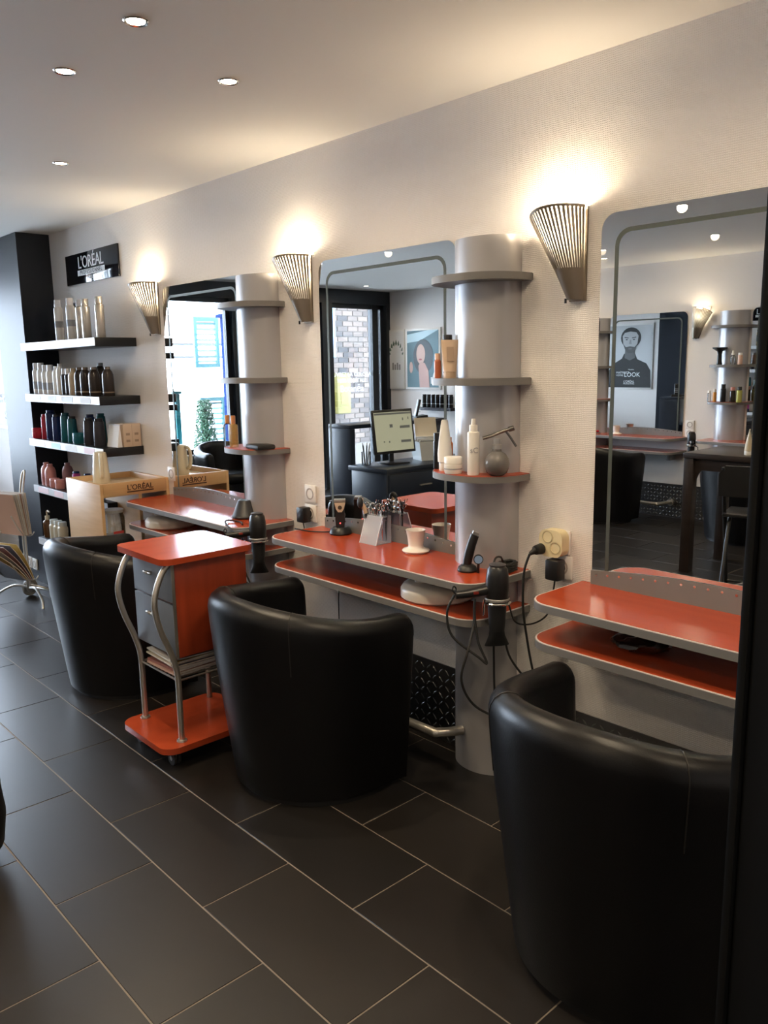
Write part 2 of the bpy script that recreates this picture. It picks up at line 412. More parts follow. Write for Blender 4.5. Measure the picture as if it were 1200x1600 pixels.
def mk_sconce():
    t = thing('wall_sconce', '', 'wall lamp')
    xr = .382; zt, zm, zb = 1.972, 1.785, 1.690
    def ring(z, u, off=0):       # u 0..1 right->left round the front ; fan with an upright right-hand side
        f = (z-zb)/(zt-zb); wd = .050 + .125*f - off*2; dp = .034 + .082*f - off
        a = PI*u; cx = xr - off - wd/2
        return Vector((cx + wd/2*math.cos(a), -.012 - dp*math.sin(a), z - .062*u**3*max(0, f)**2))
    n = 22
    def band(g, z0, z1, u0, u1, k, th=.0025):
        b = g.b; A = []; 
        for i in range(k+1):
            u = u0 + (u1-u0)*i/k; A.append([b.verts.new(ring(z0,u)), b.verts.new(ring(z1,u)), b.verts.new(ring(z1,u,th)), b.verts.new(ring(z0,u,th))])
        for p, q in zip(A, A[1:]):
            for e in range(4): b.faces.new((p[e], p[(e+1)%4], q[(e+1)%4], q[e]))
        b.faces.new(A[0][::-1]); b.faces.new(A[-1])
    g = G(); band(g, zb, zm, 0, 1, 24); g.out('lower_shell', bronze, t)
    g = G(); band(g, zt-.008, zt, 0, 1, 24, .004); g.out('top_rim', bronze, t)
    g = G()
    for i in range(n):
        u = (i+.5)/n; band(g, zm-.002, zt-.006, u-.31/n, u+.31/n, 1, .002)
    h = g.out('grille_bars', bronze, t); h['kind'] = 'stuff'
    g = G(); b = g.b; A = []
    for i in range(25): A.append([b.verts.new(ring(zm+.002, i/24, .010)), b.verts.new(ring(zt-.012, i/24, .010))])
    for p, q in zip(A, A[1:]): b.faces.new((p[0], q[0], q[1], p[1]))
    g.out('diffuser', diffuser_m, t)
    G().prism([(xr-.055,zb-.004), (xr+.006,zb-.004), (xr+.006,zt-.004), (xr-.16,zt-.004)], -.006, -GAP, 'y').out('back_plate', bronze, t)
    G().cyl((xr-.05,-.03,zm+.02), (xr-.05,-.03,zm+.045), .010).out('lamp_socket', white, t)
    G().sphere((xr-.075,-.062,1.885), .021, sz=1.35).out('bulb', bulb_glow, t)
    G().cyl((xr-.045,-.040,zb-.010), (xr-.045,-.040,zb+.004), .004, seg=8).out('screw', blackp, t)
    ld = bpy.data.lights.new('sconce_light', 'POINT'); ld.energy = SCONCE_W; ld.color = LAMP; ld.shadow_soft_size = .022
    lo = bpy.data.objects.new('sconce_light', ld); C.objects.link(lo); lo.parent = t; lo.location = (xr-.075,-.062,1.953)
    return t
STN = [('R', .50), ('R', 1.885), ('R', 3.27), ('L', 4.695), ('L', 3.31)]
LAB = {
 'mir': ['wall mirror beside the black partition panel, with bright studs on its grey foot plate', 'wall mirror behind the clippers and scissor stand, between two silver columns', 'wall mirror beside the beech cabinet and the product shelves', 'wall mirror across the room, reflecting the portrait poster of a man', 'wall mirror across the room behind the dark brown high table'],
 'col': ['silver half-round shelf column hidden behind the black partition panel', 'silver half-round shelf column holding the white bottles and the grey sprayer', 'silver half-round shelf column holding two bottles with copper caps', 'silver half-round shelf column across the room with empty shelves', 'silver half-round shelf column across the room holding tubes and a dryer diffuser'],
 'tab': ['cherry red two-tier styling table with a clear empty top, cut off by black partition', 'cherry red two-tier styling table carrying clippers, scissor stand and white hat pot', 'cherry red two-tier styling table with black cone diffuser next to the beech cabinet', 'cherry red two-tier styling table across the room with a white hat pot', 'cherry red two-tier styling table across the room behind the high brown table'],
 'foot': ['tubular metal foot rest under the clear styling table', 'tubular metal foot rest under the styling table with the clippers', 'tubular metal foot rest under the styling table by the beech cabinet', 'tubular metal foot rest across the room beside a black tub chair', 'tubular metal foot rest across the room behind the high stool'],
 'plate': ['dark checker plate panel on the wall below the clear styling table', 'dark checker plate panel on the wall below the table with the clippers', 'dark checker plate panel on the wall below the table by the beech cabinet', 'dark checker plate panel across the room next to the high brown table', 'dark checker plate panel across the room behind the high stool'],
 'sc': ['bronze ribbed fan-shaped wall sconce behind the black partition panel', 'bronze ribbed fan-shaped wall sconce between the column with white bottles and a mirror', 'bronze ribbed fan-shaped wall sconce beside the column with copper-capped bottles', 'bronze ribbed fan-shaped wall sconce across the room by the column with bare shelves', 'bronze ribbed fan-shaped wall sconce across the room above a pair of sockets']}
protos = {'mir': mk_mirror(), 'col': mk_column(), 'tab': mk_table(), 'foot': mk_footrest(), 'plate': mk_plate(), 'sc': mk_sconce()}
GRP = {'mir': 'station mirrors', 'col': 'shelf columns', 'tab': 'styling tables', 'foot': 'foot rests', 'plate': 'checker plate wall panels', 'sc': 'wall sconces'}
for key, pr in protos.items():
    for i, (s, yc) in enumerate(STN):
        loc, rz = wall_frame(s, yc)
        if i == 0:
            pr.location = loc; pr.rotation_euler = (0,0,rz); pr['label'] = LAB[key][0]; pr['group'] = GRP[key]
        elif key == 'mir' and i == 3: dup(pr, (loc[0]+.034, loc[1], 0), rz-R(2), LAB[key][i], GRP[key])
        else: dup(pr, loc, rz, LAB[key][i], GRP[key])
for y_, lb_ in ((1.925, 'unseen bronze ribbed fan-shaped wall sconce added across the aisle from the black partition'), (.54, 'unseen bronze ribbed fan-shaped wall sconce added further along the opposite wall'), (-.845, 'unseen bronze ribbed fan-shaped wall sconce added nearest the back wall, opposite side')):
    dup(protos['sc'], (XL, y_, 0), PI/2, lb_, GRP['sc'])  # sconces out of view, added to lift the wall and ceiling light
# the sconce beyond the beech cabinet belongs to the next bay
dup(protos['sc'], (XR, 4.655, 0), -PI/2, 'bronze ribbed fan-shaped wall sconce beside the product shelves', GRP['sc'])

# ------------------------------------------------------------------ tub chairs
def mk_chair():
    t = thing('tub_chair', '', 'chair')
    N = 44; H = .655
    def path(u, a, b, front):   # u 0..1 from right arm front round the back to left arm front ; returns point + outward normal
        L1 = front; La = PI*(a+b)/2; T = 2*L1+La; s = u*T
        if s < L1: return Vector((a, front-s, 0)), Vector((1,0,0))
        if s > T-L1: return Vector((-a, s-(T-L1), 0)), Vector((-1,0,0))
        q = (s-L1)/La*PI
        return Vector((a*math.cos(q), -b*math.sin(q), 0)), Vector((b*math.cos(q), -a*math.sin(q), 0)).normalized()
    RISE = lambda u: .022 + .080*(1-math.cos(2*PI*u))/2
    def section(lift):           # (z, inset) round outer -> rim -> inner
        s = []; top = H-lift
        for z, n in ((.025,-.070), (.12,-.058), (.30,-.036), (.48,-.012), (.57,-.003)): s.append((min(z, top-.05), n))
        for k in range(9):
            a = PI*k/8; s.append((top-.043+.043*math.sin(a), -.047+.047*math.cos(a)))
        s.append((.50-lift*.3, -.100)); s.append((.36,-.106))
        return s
    def shell():
        g = G(); b = g.b; rings = []
        us = [(-1, 3), (-1, 2), (-1, 1)] + [(i/N, 0) for i in range(N+1)] + [(2, 1), (2, 2), (2, 3)]
        for u, e in us:
            uu = 0 if u == -1 else 1 if u == 2 else u
            p, n = path(uu, .380, .402, .110)
            adv = Vector((0,1,0))*(.035*math.sin(PI/2*e/3)); lift = .035*(1-math.cos(PI/2*e/3)); pin = .5*.014*e
            tw = RISE(uu)  # back a little higher than the arms
            ring = []
            for z, q in section(lift):
                mid = -.047; qq = mid + (q-mid)*(1-.10*e)
                ring.append(b.verts.new(p + n*qq + adv + Vector((0,0,z + (tw-.022)*(z/H)**3))))
            rings.append(ring)
        for A, Q in zip(rings, rings[1:]):
            for k in range(len(A)-1): b.faces.new((A[k], A[k+1], Q[k+1], Q[k]))
        b.faces.new(rings[0]); b.faces.new(rings[-1][::-1])
        return g.out('shell', leather, t, 60)
    sh = shell()
    for u in (.30, .70):
        p, n = path(u, .380, .402, .110); tw = RISE(u)
        pts = [p + n*(q+.0008 if q > -.06 else q-.0008) + Vector((0,0,z+.0008+(tw-.022)*(z/H)**3)) for z, q in section(0)[3:-1]]
        G().tube(pts, .0016, 6).out('seam', leather_seam, sh)
    # seat drum and cushion
    def dshape(a, b, f): return [(a*math.cos(q), (f if math.sin(q) > 0 else b)*math.sin(q)) for q in [2*PI*i/40 for i in range(40)]]
    G().prism(dshape(.285,.29,.215), .025, .33, 'z').out('seat_base', leather, t)
    g = G(); b = g.b; rs = []
    for z, k in ((.335,.93), (.345,.98), (.37,1), (.40,1), (.425,.97), (.435,.9), (.438,.5)):
        rs.append([b.verts.new((x_*k, y_*k, z)) for x_, y_ in dshape(.285,.28,.225)])
    for A, Q in zip(rs, rs[1:]):
        for i in range(40): b.faces.new((A[i], A[(i+1)%40], Q[(i+1)%40], Q[i]))
    b.faces.new(rs[0][::-1]); b.faces.new(rs[-1]); g.out('seat_cushion', leather, t, 50)
    G().prism(dshape(.30,.31,.22), 0, .025, 'z').out('plinth', blackm, t)
    return t
ch = mk_chair(); ch['group'] = 'black tub chairs'
ch.location = (1.776, 2.302, 0); ch.rotation_euler = (0,0,R(-93.0)); ch['label'] = 'black leather tub chair between the drawer trolley and the table with the clippers'
CH = [((1.758, .966, 0), R(-89), 'black leather tub chair in front of the clear styling table, by the black partition'),
      ((1.705, 3.66, 0), R(-92.5), 'black leather tub chair next to the beech cabinet, behind the drawer trolley'),
      ((-2.30, 4.29, 0), PI/2, 'black leather tub chair across the room beside the long mirror with the poster'),
      ((-2.30, 2.90, 0), PI/2, 'black leather tub chair across the room behind the high stool'),
      ((-.05, 7.25, 0), PI, 'black leather tub chair standing by the street window')]
for loc, rz, lab in CH: dup(ch, loc, rz, lab)

pf = thing('leather_pouf', 'low round black leather pouf on the floor across from the drawer trolley', 'pouf', (.515, 2.60, 0))
G().lathe([(0,.03), (.165,.03), (.188,.06), (.200,.15), (.192,.24), (.170,.285), (.10,.30), (0,.303)], seg=32).out('pouf_body', leather, pf)
G().lathe([(.1905,.243), (.1935,.246), (.1905,.249)], seg=32).out('piping', leather_seam, pf)
G().lathe([(0,0), (.15,0), (.15,.03), (0,.03)], seg=24).out('plinth', blackm, pf)
# ------------------------------------------------------------------ black partition
pt = thing('partition_panel', 'tall black partition panel standing beside a black tub chair', 'partition', (.60, 0, 0))
G().box(.02, .07, -.75, .255, 0, 2.398, .003).out('panel', mat('partition_black', (.003,.003,.003), .6, spec=.2), pt)
G().box(.015, .075, .255, .2625, 0, 2.398, .002).out('edge_post', mat('partition_black', (.003,.003,.003), .6, spec=.2), pt)
# ------------------------------------------------------------------ sign with lettering
sg = thing('wall_sign', 'glossy black sign with white salon brand lettering above the product shelves', 'sign', (XR, 5.10, 2.135), -PI/2)
G().box(-.385, .385, -.012, -GAP, -.093, .093, .002).out('sign_board', mat('black_acrylic', (.006,.006,.010), .06), sg)
TM = frame_M((.0,-.0125,.028), (1,0,0), (0,0,1))
sw = mat('sign_white', (.85,.85,.87), .4)
sgb = sg.children[0]
lettering('lettering', "L'ORÉAL", .105, sw, sgb, frame_M((.0,-.0125,.030), (1,0,0), (0,0,1)), spacing=.95)
G().box(-.20, .20, -.0128, -.0120, -.046, -.012).out('lettering_bar', sw, sgb)
lettering('lettering', 'PROFESSIONNEL', .036, mat('black_ink', (.006,.006,.010), .3), sgb, frame_M((.0,-.0132,-.029), (1,0,0), (0,0,1)), spacing=1.28)
lettering('lettering', 'PARIS', .030, sw, sgb, frame_M((-.02,-.0125,-.066), (1,0,0), (0,0,1)))

# ------------------------------------------------------------------ floating product shelves and their products
SH = [1.680, 1.345, 1.045, .725, .355]
shelf_labs = ['black floating shelf carrying tall silver spray cans', 'black floating shelf carrying white and dark brown bottles', 'black floating shelf carrying red, blue and teal bottles', 'black floating shelf carrying pink bottles behind the beech cabinet', 'low black floating shelf carrying an amber pump bottle']
strip_m = mat('price_strip', (.66,.68,.72), .3)
for k, z in enumerate(SH):
    t = thing('floating_shelf', shelf_labs[k], 'shelf', (2.0, 4.575, z), 0, 'floating product shelves')
    G().box(0, .249, 0, 1.180, -.050, 0, .001).out('board', lacquer, t)
    s = G().box(-.003, -.0004, .002, 1.178, -.046, -.001).out('price_strip', strip_m if k else mat('white_strip', (.78,.80,.84), .25), t)
    if k in (1, 2, 3):
        for j in range(4 if k < 3 else 2):
            y0 = .12+.26*j if k < 3 else .66+.25*j
            G().box(-.0042, -.003, y0, y0+.15+.03*(j % 2), -.042, -.006).out('price_card', [whitep, mat('teal_card', (.35,.60,.66), .5), mat('pink_card', (.72,.52,.55), .5)][(j+k) % 3 if k == 2 else 0 if k != 3 else 2], s)
def bottle(loc, h, r, bm, cm, label, group, cap=.18, capr=.6, sh=.12, neck=None, lab=None, flat=1, name='bottle', cat='bottle', pump=False, spray=False, jar=False, taper=1.0, rz=0, cap2=None):
    t = thing(name, label, cat, loc, rz, group)
    hb = h*(1-cap); nk = r*(neck if neck else capr)*.92
    if jar: prof = [(0,0), (r*.92,0), (r,.006), (r,hb-.003), (r*.9,hb), (0,hb)]
    else:
        rb = r*taper
        prof = [(0,0), (rb*.93,0), (rb,.005), (r,hb*(1-sh)*.98), (r*.96,hb*(1-sh*.6)), (r*.75,hb*(1-sh*.2)), (nk,hb), (0,hb)]
    G().lathe(prof, seg=16, sy=flat).out('body', bm, t)
    if cap > 0:
        cr = r if jar else r*capr
        G().lathe([(0,hb), (cr,hb), (cr,h-.003), (cr*.93,h), (0,h)], seg=16, sy=flat).out('cap', cm, t)
    if pump:
        G().tube([(0,0,h-.002), (0,0,h+.03), (0,-.012,h+.036), (0,-.045,h+.030)], .006, 8).out('pump_head', cm, t)
    if spray:
        G().lathe([(0,h), (.008,h), (.007,h+.02), (0,h+.02)], seg=10).out('nozzle', cm, t)
    if lab:
        G().lathe([(r*1.01+.0003,hb*lab[1]), (r*1.01+.0003,hb*lab[2])], seg=16, sy=flat).out('label_band', lab[0], t)
    return t
sil = pm('silver', (.62,.58,.52), .25, .7); wh = pm('white', (.80,.77,.72), .3); clr = pm('clear_cap', (.75,.74,.76), .2)
dk = pm('dark_brown', (.030,.022,.020), .22); bei = pm('beige', (.52,.42,.30), .35); ink = pm('grey_print', (.36,.36,.38), .5)
bluec = pm('navy', (.012,.022,.10), .25); red = pm('red', (.42,.015,.035), .25); teal = pm('teal', (.008,.10,.13), .25); char = pm('charcoal', (.035,.033,.042), .25)
pink = pm('pink', (.50,.22,.20), .4); mauve = pm('mauve', (.30,.15,.15), .4); mag = pm('magenta', (.42,.03,.22), .3); blk = pm('black', (.012,.012,.014), .3); amber = pm('amber', (.10,.045,.015), .12)
G1 = 'tall spray cans on the top floating shelf'
for y, m_, c_, lb in [(5.30, wh, clr, 'tall white spray can with clear cap on the top floating shelf'), (5.11, wh, clr, 'tall white spray can with clear cap on the top floating shelf'), (4.965, sil, clr, 'tall silver spray can with clear cap beside a bare silver can, top floating shelf'), (4.885, sil, sil, 'tall all-silver spray can beside the can with clear cap, top floating shelf'), (4.69, sil, sil, 'tall all-silver spray can standing alone at the shelf end')]:
    bottle((2.09, y, SH[0]), .255 if m_ is wh else .235, .0265, m_, c_, lb, G1, cap=.16, capr=.80, sh=.06, lab=(ink,.40,.58) if m_ is wh else None)
bottle((2.17, 5.205, SH[0]), .235, .030, pm('gold', (.40,.28,.12), .3, .4), blk, 'gold and black spray can standing behind two white cans', G1, cap=.14, capr=.85, sh=.06, lab=(blk,.3,.75))
G2 = 'bottles on the second floating shelf'
for y in (5.68, 5.60, 5.52, 5.44):
    bottle((2.06, y, SH[1]), .205 if y > 5.55 else .190, .028, wh, clr, 'white bottle with frosted cap and grey print, in the row beside the black pillar', G2, cap=.2, capr=.72, sh=.14, lab=(ink,.2,.5))
for y in (5.36, 5.295): bottle((2.07, y, SH[1]), .180 if y > 5.3 else .195, .028, wh, wh, 'plain white bottle between the printed white bottles and the dark ones', G2, cap=.1, capr=.55, sh=.25)
for y in (5.225, 5.165): bottle((2.065, y, SH[1]), .165, .022, char, clr, 'slim charcoal bottle with clear cap, second floating shelf', G2, cap=.22, capr=.7, sh=.1)
bottle((2.07, 5.095, SH[1]), .165, .032, bei, bei, 'beige long-necked bottle among the dark ones', G2, cap=.12, capr=.5, sh=.30)
for y in (5.01, 4.925, 4.80, 4.645): bottle((2.075 if y > 4.7 else 2.09, y, SH[1]), .170, .034, dk, pm('brown_cap', (.16,.13,.11), .4), ('dark brown bottle with a pale band standing apart at the shelf end' if y < 4.7 else 'dark brown bottle with a pale band in the close group of three'), G2, cap=.09, capr=.5, sh=.34, lab=(pm('tan_print', (.22,.17,.12), .4),.12,.17))
bottle((2.19, 4.965, SH[1]), .195, .03, dk, pm('grey_cap', (.25,.25,.27), .3), 'tall dark bottle with a grey cap behind the other dark bottles', G2, cap=.1, capr=.6, sh=.2)
G3 = 'coloured bottles on the third floating shelf'
bottle((2.045, 5.705, SH[2]), .070, .040, red, red, 'low red jar at the pillar end of the third floating shelf', G3, cap=.3, jar=True, name='jar', cat='jar')
for i, (x, y, h, r, m_, lb) in enumerate([(2.13, 5.68, .150, .026, red, 'shorter red bottle standing behind the low red jar'), (2.06, 5.605, .165, .027, red, 'taller red bottle between the low red jar and a navy bottle'),
        (2.06, 5.50, .195, .033, bluec, 'tallest navy blue bottle, next to the taller red bottle'), (2.06, 5.40, .170, .030, bluec, 'navy blue bottle between the tallest navy one and the slim one'), (2.09, 5.325, .16, .022, bluec, 'slim navy blue bottle beside the teal bottle'),
        (2.06, 5.255, .185, .030, teal, 'taller teal bottle in the front row, next to the slim navy bottle'), (2.065, 5.165, .165, .028, teal, 'shorter teal bottle in the front row, next to the low teal jar'), (2.16, 5.11, .175, .03, bluec, 'navy blue bottle standing in the back row'),
        (2.17, 4.97, .185, .028, teal, 'teal bottle standing in the back row'), (2.06, 4.90, .165, .030, char, 'charcoal tapered bottle on the third floating shelf'), (2.07, 4.775, .165, .031, char, 'charcoal tapered bottle on the third floating shelf')]):
    bottle((x, y, SH[2]), h, r, m_, m_ if i % 3 else char, lb, G3, cap=.08, capr=.8, sh=.04, taper=1.22 if m_ in (char, teal) else 1.08, flat=.8)
bottle((2.07, 5.055, SH[2]), .068, .050, teal, teal, 'low teal jar in front of the bottles', G3, cap=.35, jar=True, name='jar', cat='jar')
for y in (4.685, 4.615):
    t = thing('refill_pouch', 'white refill pouch leaning beside the cardboard box', 'pouch', (2.10, y, SH[2]), R(6), 'white refill pouches')
    G().prism([(-.012,0), (.02,0), (.012,.125), (.008,.125)], -.030, .030, 'y').out('pouch', whitep, t)
    G().box(.0065, .0135, -.030, .030, .1255, .135).out('top_seal', mat('pouch_seal', (.70,.71,.76), .4), t)
t = thing('cardboard_box', 'small tan cardboard display box at the end of the third floating shelf', 'box', (2.185, 4.635, SH[2]), 0)
bx = G().box(-.055, .055, -.055, .055, 0, .135, .001).out('carton', mat('carton', (.58,.46,.36), .6), t)
for a in (-.027, .027):
    for zz in (.035, .075): G().box(a-.012, a+.012, -.0558, -.0550, zz-.007, zz+.007).out('printed_label', mat('carton_print', (.32,.24,.19), .6), bx)
G().box(-.001, .001, -.0556, -.0550, .004, .131).out('fold_line', mat('carton_fold', (.42,.32,.25), .6), bx)
G4 = 'pink and blue products on the fourth floating shelf'
for x, y, h, m_, lb in [(2.06, 5.66, .155, pink, 'pink long-necked bottle beside the black pillar'), (2.055, 5.58, .150, pink, 'pink long-necked bottle beside the black pillar'), (2.13, 5.47, .160, mauve, 'mauve long-necked bottle behind the pink jars')]:
    bottle((x, y, SH[3]), h, .037, m_, m_, lb, G4, cap=.1, capr=.48, sh=.38, lab=(pm('pink_print', (.38,.15,.14), .4),.15,.42))
for y in (5.49, 5.40): bottle((2.045, y, SH[3]), .062, .032, pink, pink, 'low pink jar beside the long-necked pink bottles', G4, cap=.3, jar=True, name='jar', cat='jar')
for y in (5.28, 5.10): bottle((2.11, y, SH[3]), .120, .026, mag, bluec, 'magenta and navy flask between the pink bottles and the cream kettle', G4, cap=.1, capr=.8, sh=.1, lab=(bluec,.0,.4))
for x, y, h in ((2.17, 4.86, .095), (2.12, 4.83, .075), (2.14, 4.69, .085)): bottle((x, y, SH[3]), h, .03, bluec, bluec, 'navy blue flask behind the cream kettle', G4, cap=.12, capr=.55, sh=.2)
bottle((2.05, 5.70, SH[4]), .150, .032, amber, pm('pump_beige', (.50,.42,.30), .4), 'amber pump bottle on the low floating shelf', 'bottles on the low floating shelf', cap=.18, capr=.5, sh=.2, pump=True)
for y in (5.61, 5.535, 5.46): bottle((2.06, y, SH[4]), .135, .033, pm('ivory', (.60,.54,.42), .35), pm('grey_lid', (.55,.56,.54), .35), 'ivory bottle with wide grey lid beside the amber pump bottle', 'bottles on the low floating shelf', cap=.2, capr=.82, sh=.15)

# ------------------------------------------------------------------ beech cabinet with kettle and jar
bc = thing('beech_cabinet', 'beech drinks cabinet with tray top standing against the wall below the product shelves', 'cabinet', (1.835, 4.285, 0))
W_, D_, Hc = .413, .465, .88
G().box(0, .018, 0, D_, 0, Hc, .001).out('side_panel', beech, bc)
G().box(W_-.018, W_, 0, D_, 0, Hc, .001).out('side_panel', beech, bc)
G().box(.0185, W_-.0185, D_-.012, D_, 0, .50, .001).out('back_panel', beech, bc)
G().box(.0185, W_-.0185, D_-.012, D_, Hc-.075, Hc, .001).out('rear_rail', beech, bc)
hd = G().box(.0185, W_-.0185, 0, .018, Hc-.075, Hc, .001).out('front_rail', beech, bc)
G().box(.0185, W_-.0185, .0185, D_-.0125, Hc-.050, Hc-.034).out('tray_board', mat('pale_tray', (.66,.50,.33), .35), bc)
G().box(.0185, W_-.0185, .004, D_-.0125, .50, .516).out('shelf_board', beech, bc)
G().box(.0185, W_-.0185, .004, D_-.0125, .06, .08).out('bottom_board', beech, bc)
G().box(.225, .243, .006, D_-.013, .5165, Hc-.0755).out('divider', beech, bc)
inkm = mat('dark_print', (.05,.022,.012), .5)
lettering('lettering', "L'ORÉAL", .042, inkm, hd, frame_M((.235,-.0006,Hc-.034), (1,0,0), (0,0,1)), bold=.0006)
G().box(.155, .315, -.0012, -.0002, Hc-.060, Hc-.053).out('lettering_bar', inkm, hd)
kt = thing('kettle', 'cream plastic electric kettle standing on the beech cabinet', 'kettle', (1.985, 4.60, Hc-.034), R(-110))
g = G(); b = g.b; rs = []
for z, rx, ry, ox in ((0,.052,.046,0), (.006,.056,.050,0), (.06,.053,.047,.0), (.12,.047,.042,.002), (.165,.042,.038,.006), (.180,.040,.034,.008), (.186,.020,.018,.008)):
    rs.append([b.verts.new((ox + rx*math.cos(2*PI*i/24) - (.020*max(0, -math.cos(2*PI*i/24))**6 if z > .12 else 0), ry*math.sin(2*PI*i/24), z)) for i in range(24)])
for A, Q in zip(rs, rs[1:]):
    for i in range(24): b.faces.new((A[i], A[(i+1)%24], Q[(i+1)%24], Q[i]))
b.faces.new(rs[0][::-1]); b.faces.new(rs[-1])
g.out('body', cream, kt, 50)
G().tube([(.030,0,.172), (.066,0,.168), (.084,0,.140), (.084,0,.080), (.070,0,.045), (.045,0,.040)], .011, 10, smooth=5).out('handle', cream, kt)
G().tube([(-.06,.02,.004), (-.09,-.03,.004), (-.05,-.09,.004), (.04,-.10,.004), (.10,-.06,.004)], .003, 6, smooth=6).out('power_cord', cream, kt)
gj = thing('glass_jar', 'clear glass canister with grey lid inside the beech cabinet', 'jar', (1.945, 4.40, .516))
G().lathe([(0,0), (.062,0), (.066,.006), (.066,.16), (.058,.175), (.058,.185)], seg=24).out('jar_glass', glassmat('jar_glass', (.86,.90,.92), .16), gj)
G().lathe([(0,.185), (.060,.185), (.062,.19), (.062,.202), (0,.205)], seg=24).out('lid', mat('grey_lid', (.42,.43,.44), .4), gj)
G().lathe([(0,.004), (.058,.004), (.058,.05), (.03,.062), (0,.058)], seg=16).out('filling', mat('biscuits', (.58,.46,.33), .7), gj)
G().box(-.03, .03, -.069, -.0663, .072, .086).out('red_sticker', mat('red_sticker', (.45,.05,.04), .5), gj)

# ------------------------------------------------------------------ sockets
def socket(side, y, z, label, face_dir=None, n=1, cat='socket'):
    if side == 'P': loc, rz = (2.03, y, z), -PI/2
    else: loc, rz = ((XR, y, z), -PI/2) if side == 'R' else ((XL, y, z), PI/2)
    t = thing('wall_socket', label, cat, loc, rz, 'white wall sockets')
    p = G().box(-.040, .040, -.011, -GAP, -.040, .040, .003).out('cover_plate', white, t)
    G().lathe([(.027,0), (.027,.0015), (.021,.0015), (.019,-.004), (0,-.004)], seg=20, M=Matrix.Translation((0,-.0112,0)) @ Matrix.Rotation(PI/2, 4, 'X')).out('socket_cup', mat('socket_cup', (.40,.37,.34), .4), p)
    g = G()
    for dx, dz in ((-.009,0), (.009,0), (0,.009)): g.cyl((dx,-.0100,dz), (dx,-.0088,dz), .0026, seg=8)
    g.out('pin_holes', blackp, p)
    return t
socket('R', 2.938, .925, 'white wall socket without plug, above the one holding a black adapter')
socket('R', 2.940, .835, 'white wall socket holding a black adapter left of the clippers')
socket('R', 1.572, .905, 'white wall socket under a yellowed triple adapter')
socket('R', 1.562, .820, 'white wall socket holding a black adapter under the yellowed triple adapter')
socket('R', 4.235, .905, 'white wall socket beside the beech cabinet')
for yy in (6.15, 6.05, 5.95): socket('P', yy, .12, 'white socket low on the black pillar, one of three')
socket('L', 3.68, .90, 'white wall socket across the room, uppermost of two')
socket('L', 3.68, .82, 'white wall socket across the room, behind a black dryer')
def adapter(y, z, label):
    t = thing('power_adapter', label, 'adapter', (XR-.0112, y, z), -PI/2, 'black power adapters')
    G().box(-.026, .026, -.058, -.012, -.035, .035, .006).out('housing', blackp, t)
    G().cyl((0,-.0125,0), (0,.001,0), .017).out('plug', blackp, t)
    return t
adapter(2.944, .833, 'black square power adapter plugged in left of the clippers')
adapter(1.562, .818, 'black power adapter plugged in under the yellowed triple adapter')
tr = thing('triple_adapter', 'yellowed round-cornered triple socket adapter between table and column', 'adapter', (XR-.0112, 1.578, .905), -PI/2)
hs = G().prism(rrect(-.046, .046, -.046, .046, .028), -.042, -.002, 'y').out('housing', yellowed, tr)
for dx, dz in ((-.012,.022), (.020,-.012)):
    G().lathe([(.021,0), (.021,.0012), (.018,.0012), (.016,-.002), (0,-.002)], seg=18, M=Matrix.Translation((dx,-.0428,dz)) @ Matrix.Rotation(PI/2, 4, 'X')).out('socket_cup', mat('yellow_cup', (.52,.44,.26), .5), hs)
pg = thing('black_plug', 'black plug with cable in the yellowed triple adapter', 'plug', (XR-.0112, 1.578, .905), -PI/2)
G().cyl((-.034,-.046,-.022), (-.034,-.075,-.022), .019, .016).cyl((-.034,-.075,-.022), (-.046,-.092,-.034), .012, .006).out('plug_body', rubber, pg)
G().tube([(-.046,-.092,-.034), (-.062,-.100,-.10), (-.064,-.10,-.22), (-.06,-.08,-.34), (-.05,-.06,-.45), (-.02,-.05,-.56), (.01,-.05,-.70), (0,-.06,-.87)], .0042, 7, smooth=6).out('cable', rubber, pg)

# ------------------------------------------------------------------ hair dryers in their rings
def mk_dryer():
    t = thing('hair_dryer', '', 'hair dryer')
    G().lathe([(0,.118), (.026,.118), (.033,.110), (.037,.085), (.039,.050), (.037,.012), (.034,0), (.030,-.012)], seg=22).out('body', blackp, t)
    G().lathe([(.026,.1185), (.028,.124), (.020,.127), (0,.127)], seg=22).out('rear_grille', mat('grille_grey', (.05,.05,.055), .4), t)
    G().lathe([(.0395,.004), (.041,.006), (.041,.012), (.0395,.014)], seg=22).out('trim_ring', steel, t)
    G().lathe([(.030,-.012), (.0305,-.03), (.027,-.075), (.025,-.10), (0,-.10)], seg=22).out('barrel', blackm, t)
    g = G(); b = g.b; rs = []
    for z, rx, ry in ((-.098,.025,.025), (-.118,.028,.018), (-.150,.042,.009), (-.152,.040,.008)):
        rs.append([b.verts.new((rx*math.cos(2*PI*i/16), ry*math.sin(2*PI*i/16), z)) for i in range(16)])
    for A, Q in zip(rs, rs[1:]):
        for i in range(16): b.faces.new((A[i], A[(i+1)%16], Q[(i+1)%16], Q[i]))
    b.faces.new(rs[-1]); b.faces.new(rs[0][::-1])
    g.out('nozzle', blackm, t)
    hh = G().tube([(-.030,0,.040), (-.060,0,.036), (-.100,0,.030), (-.140,0,.028)], lambda u: .018-.005*u, 10, smooth=3).out('handle', blackp, t)
    G().obox((-.075,-.016,.036), .016, .006, .008).out('switch', mat('red_switch', (.25,.03,.02), .4), hh)
    G().tube([(-.138,0,.030), (-.150,0,.045), (-.146,0,.058), (-.138,0,.050), (-.140,0,.034)], .0025, 6, smooth=4).out('hanging_loop', rubber, hh)
    lettering('lettering', 'PARLUX', .020, mat('silver_print', (.55,.55,.55), .4), t, frame_M((-.0155,-.0265,-.045), (0,0,1), (-.86,-.5,0)), depth=.0012) if False else None
    return t
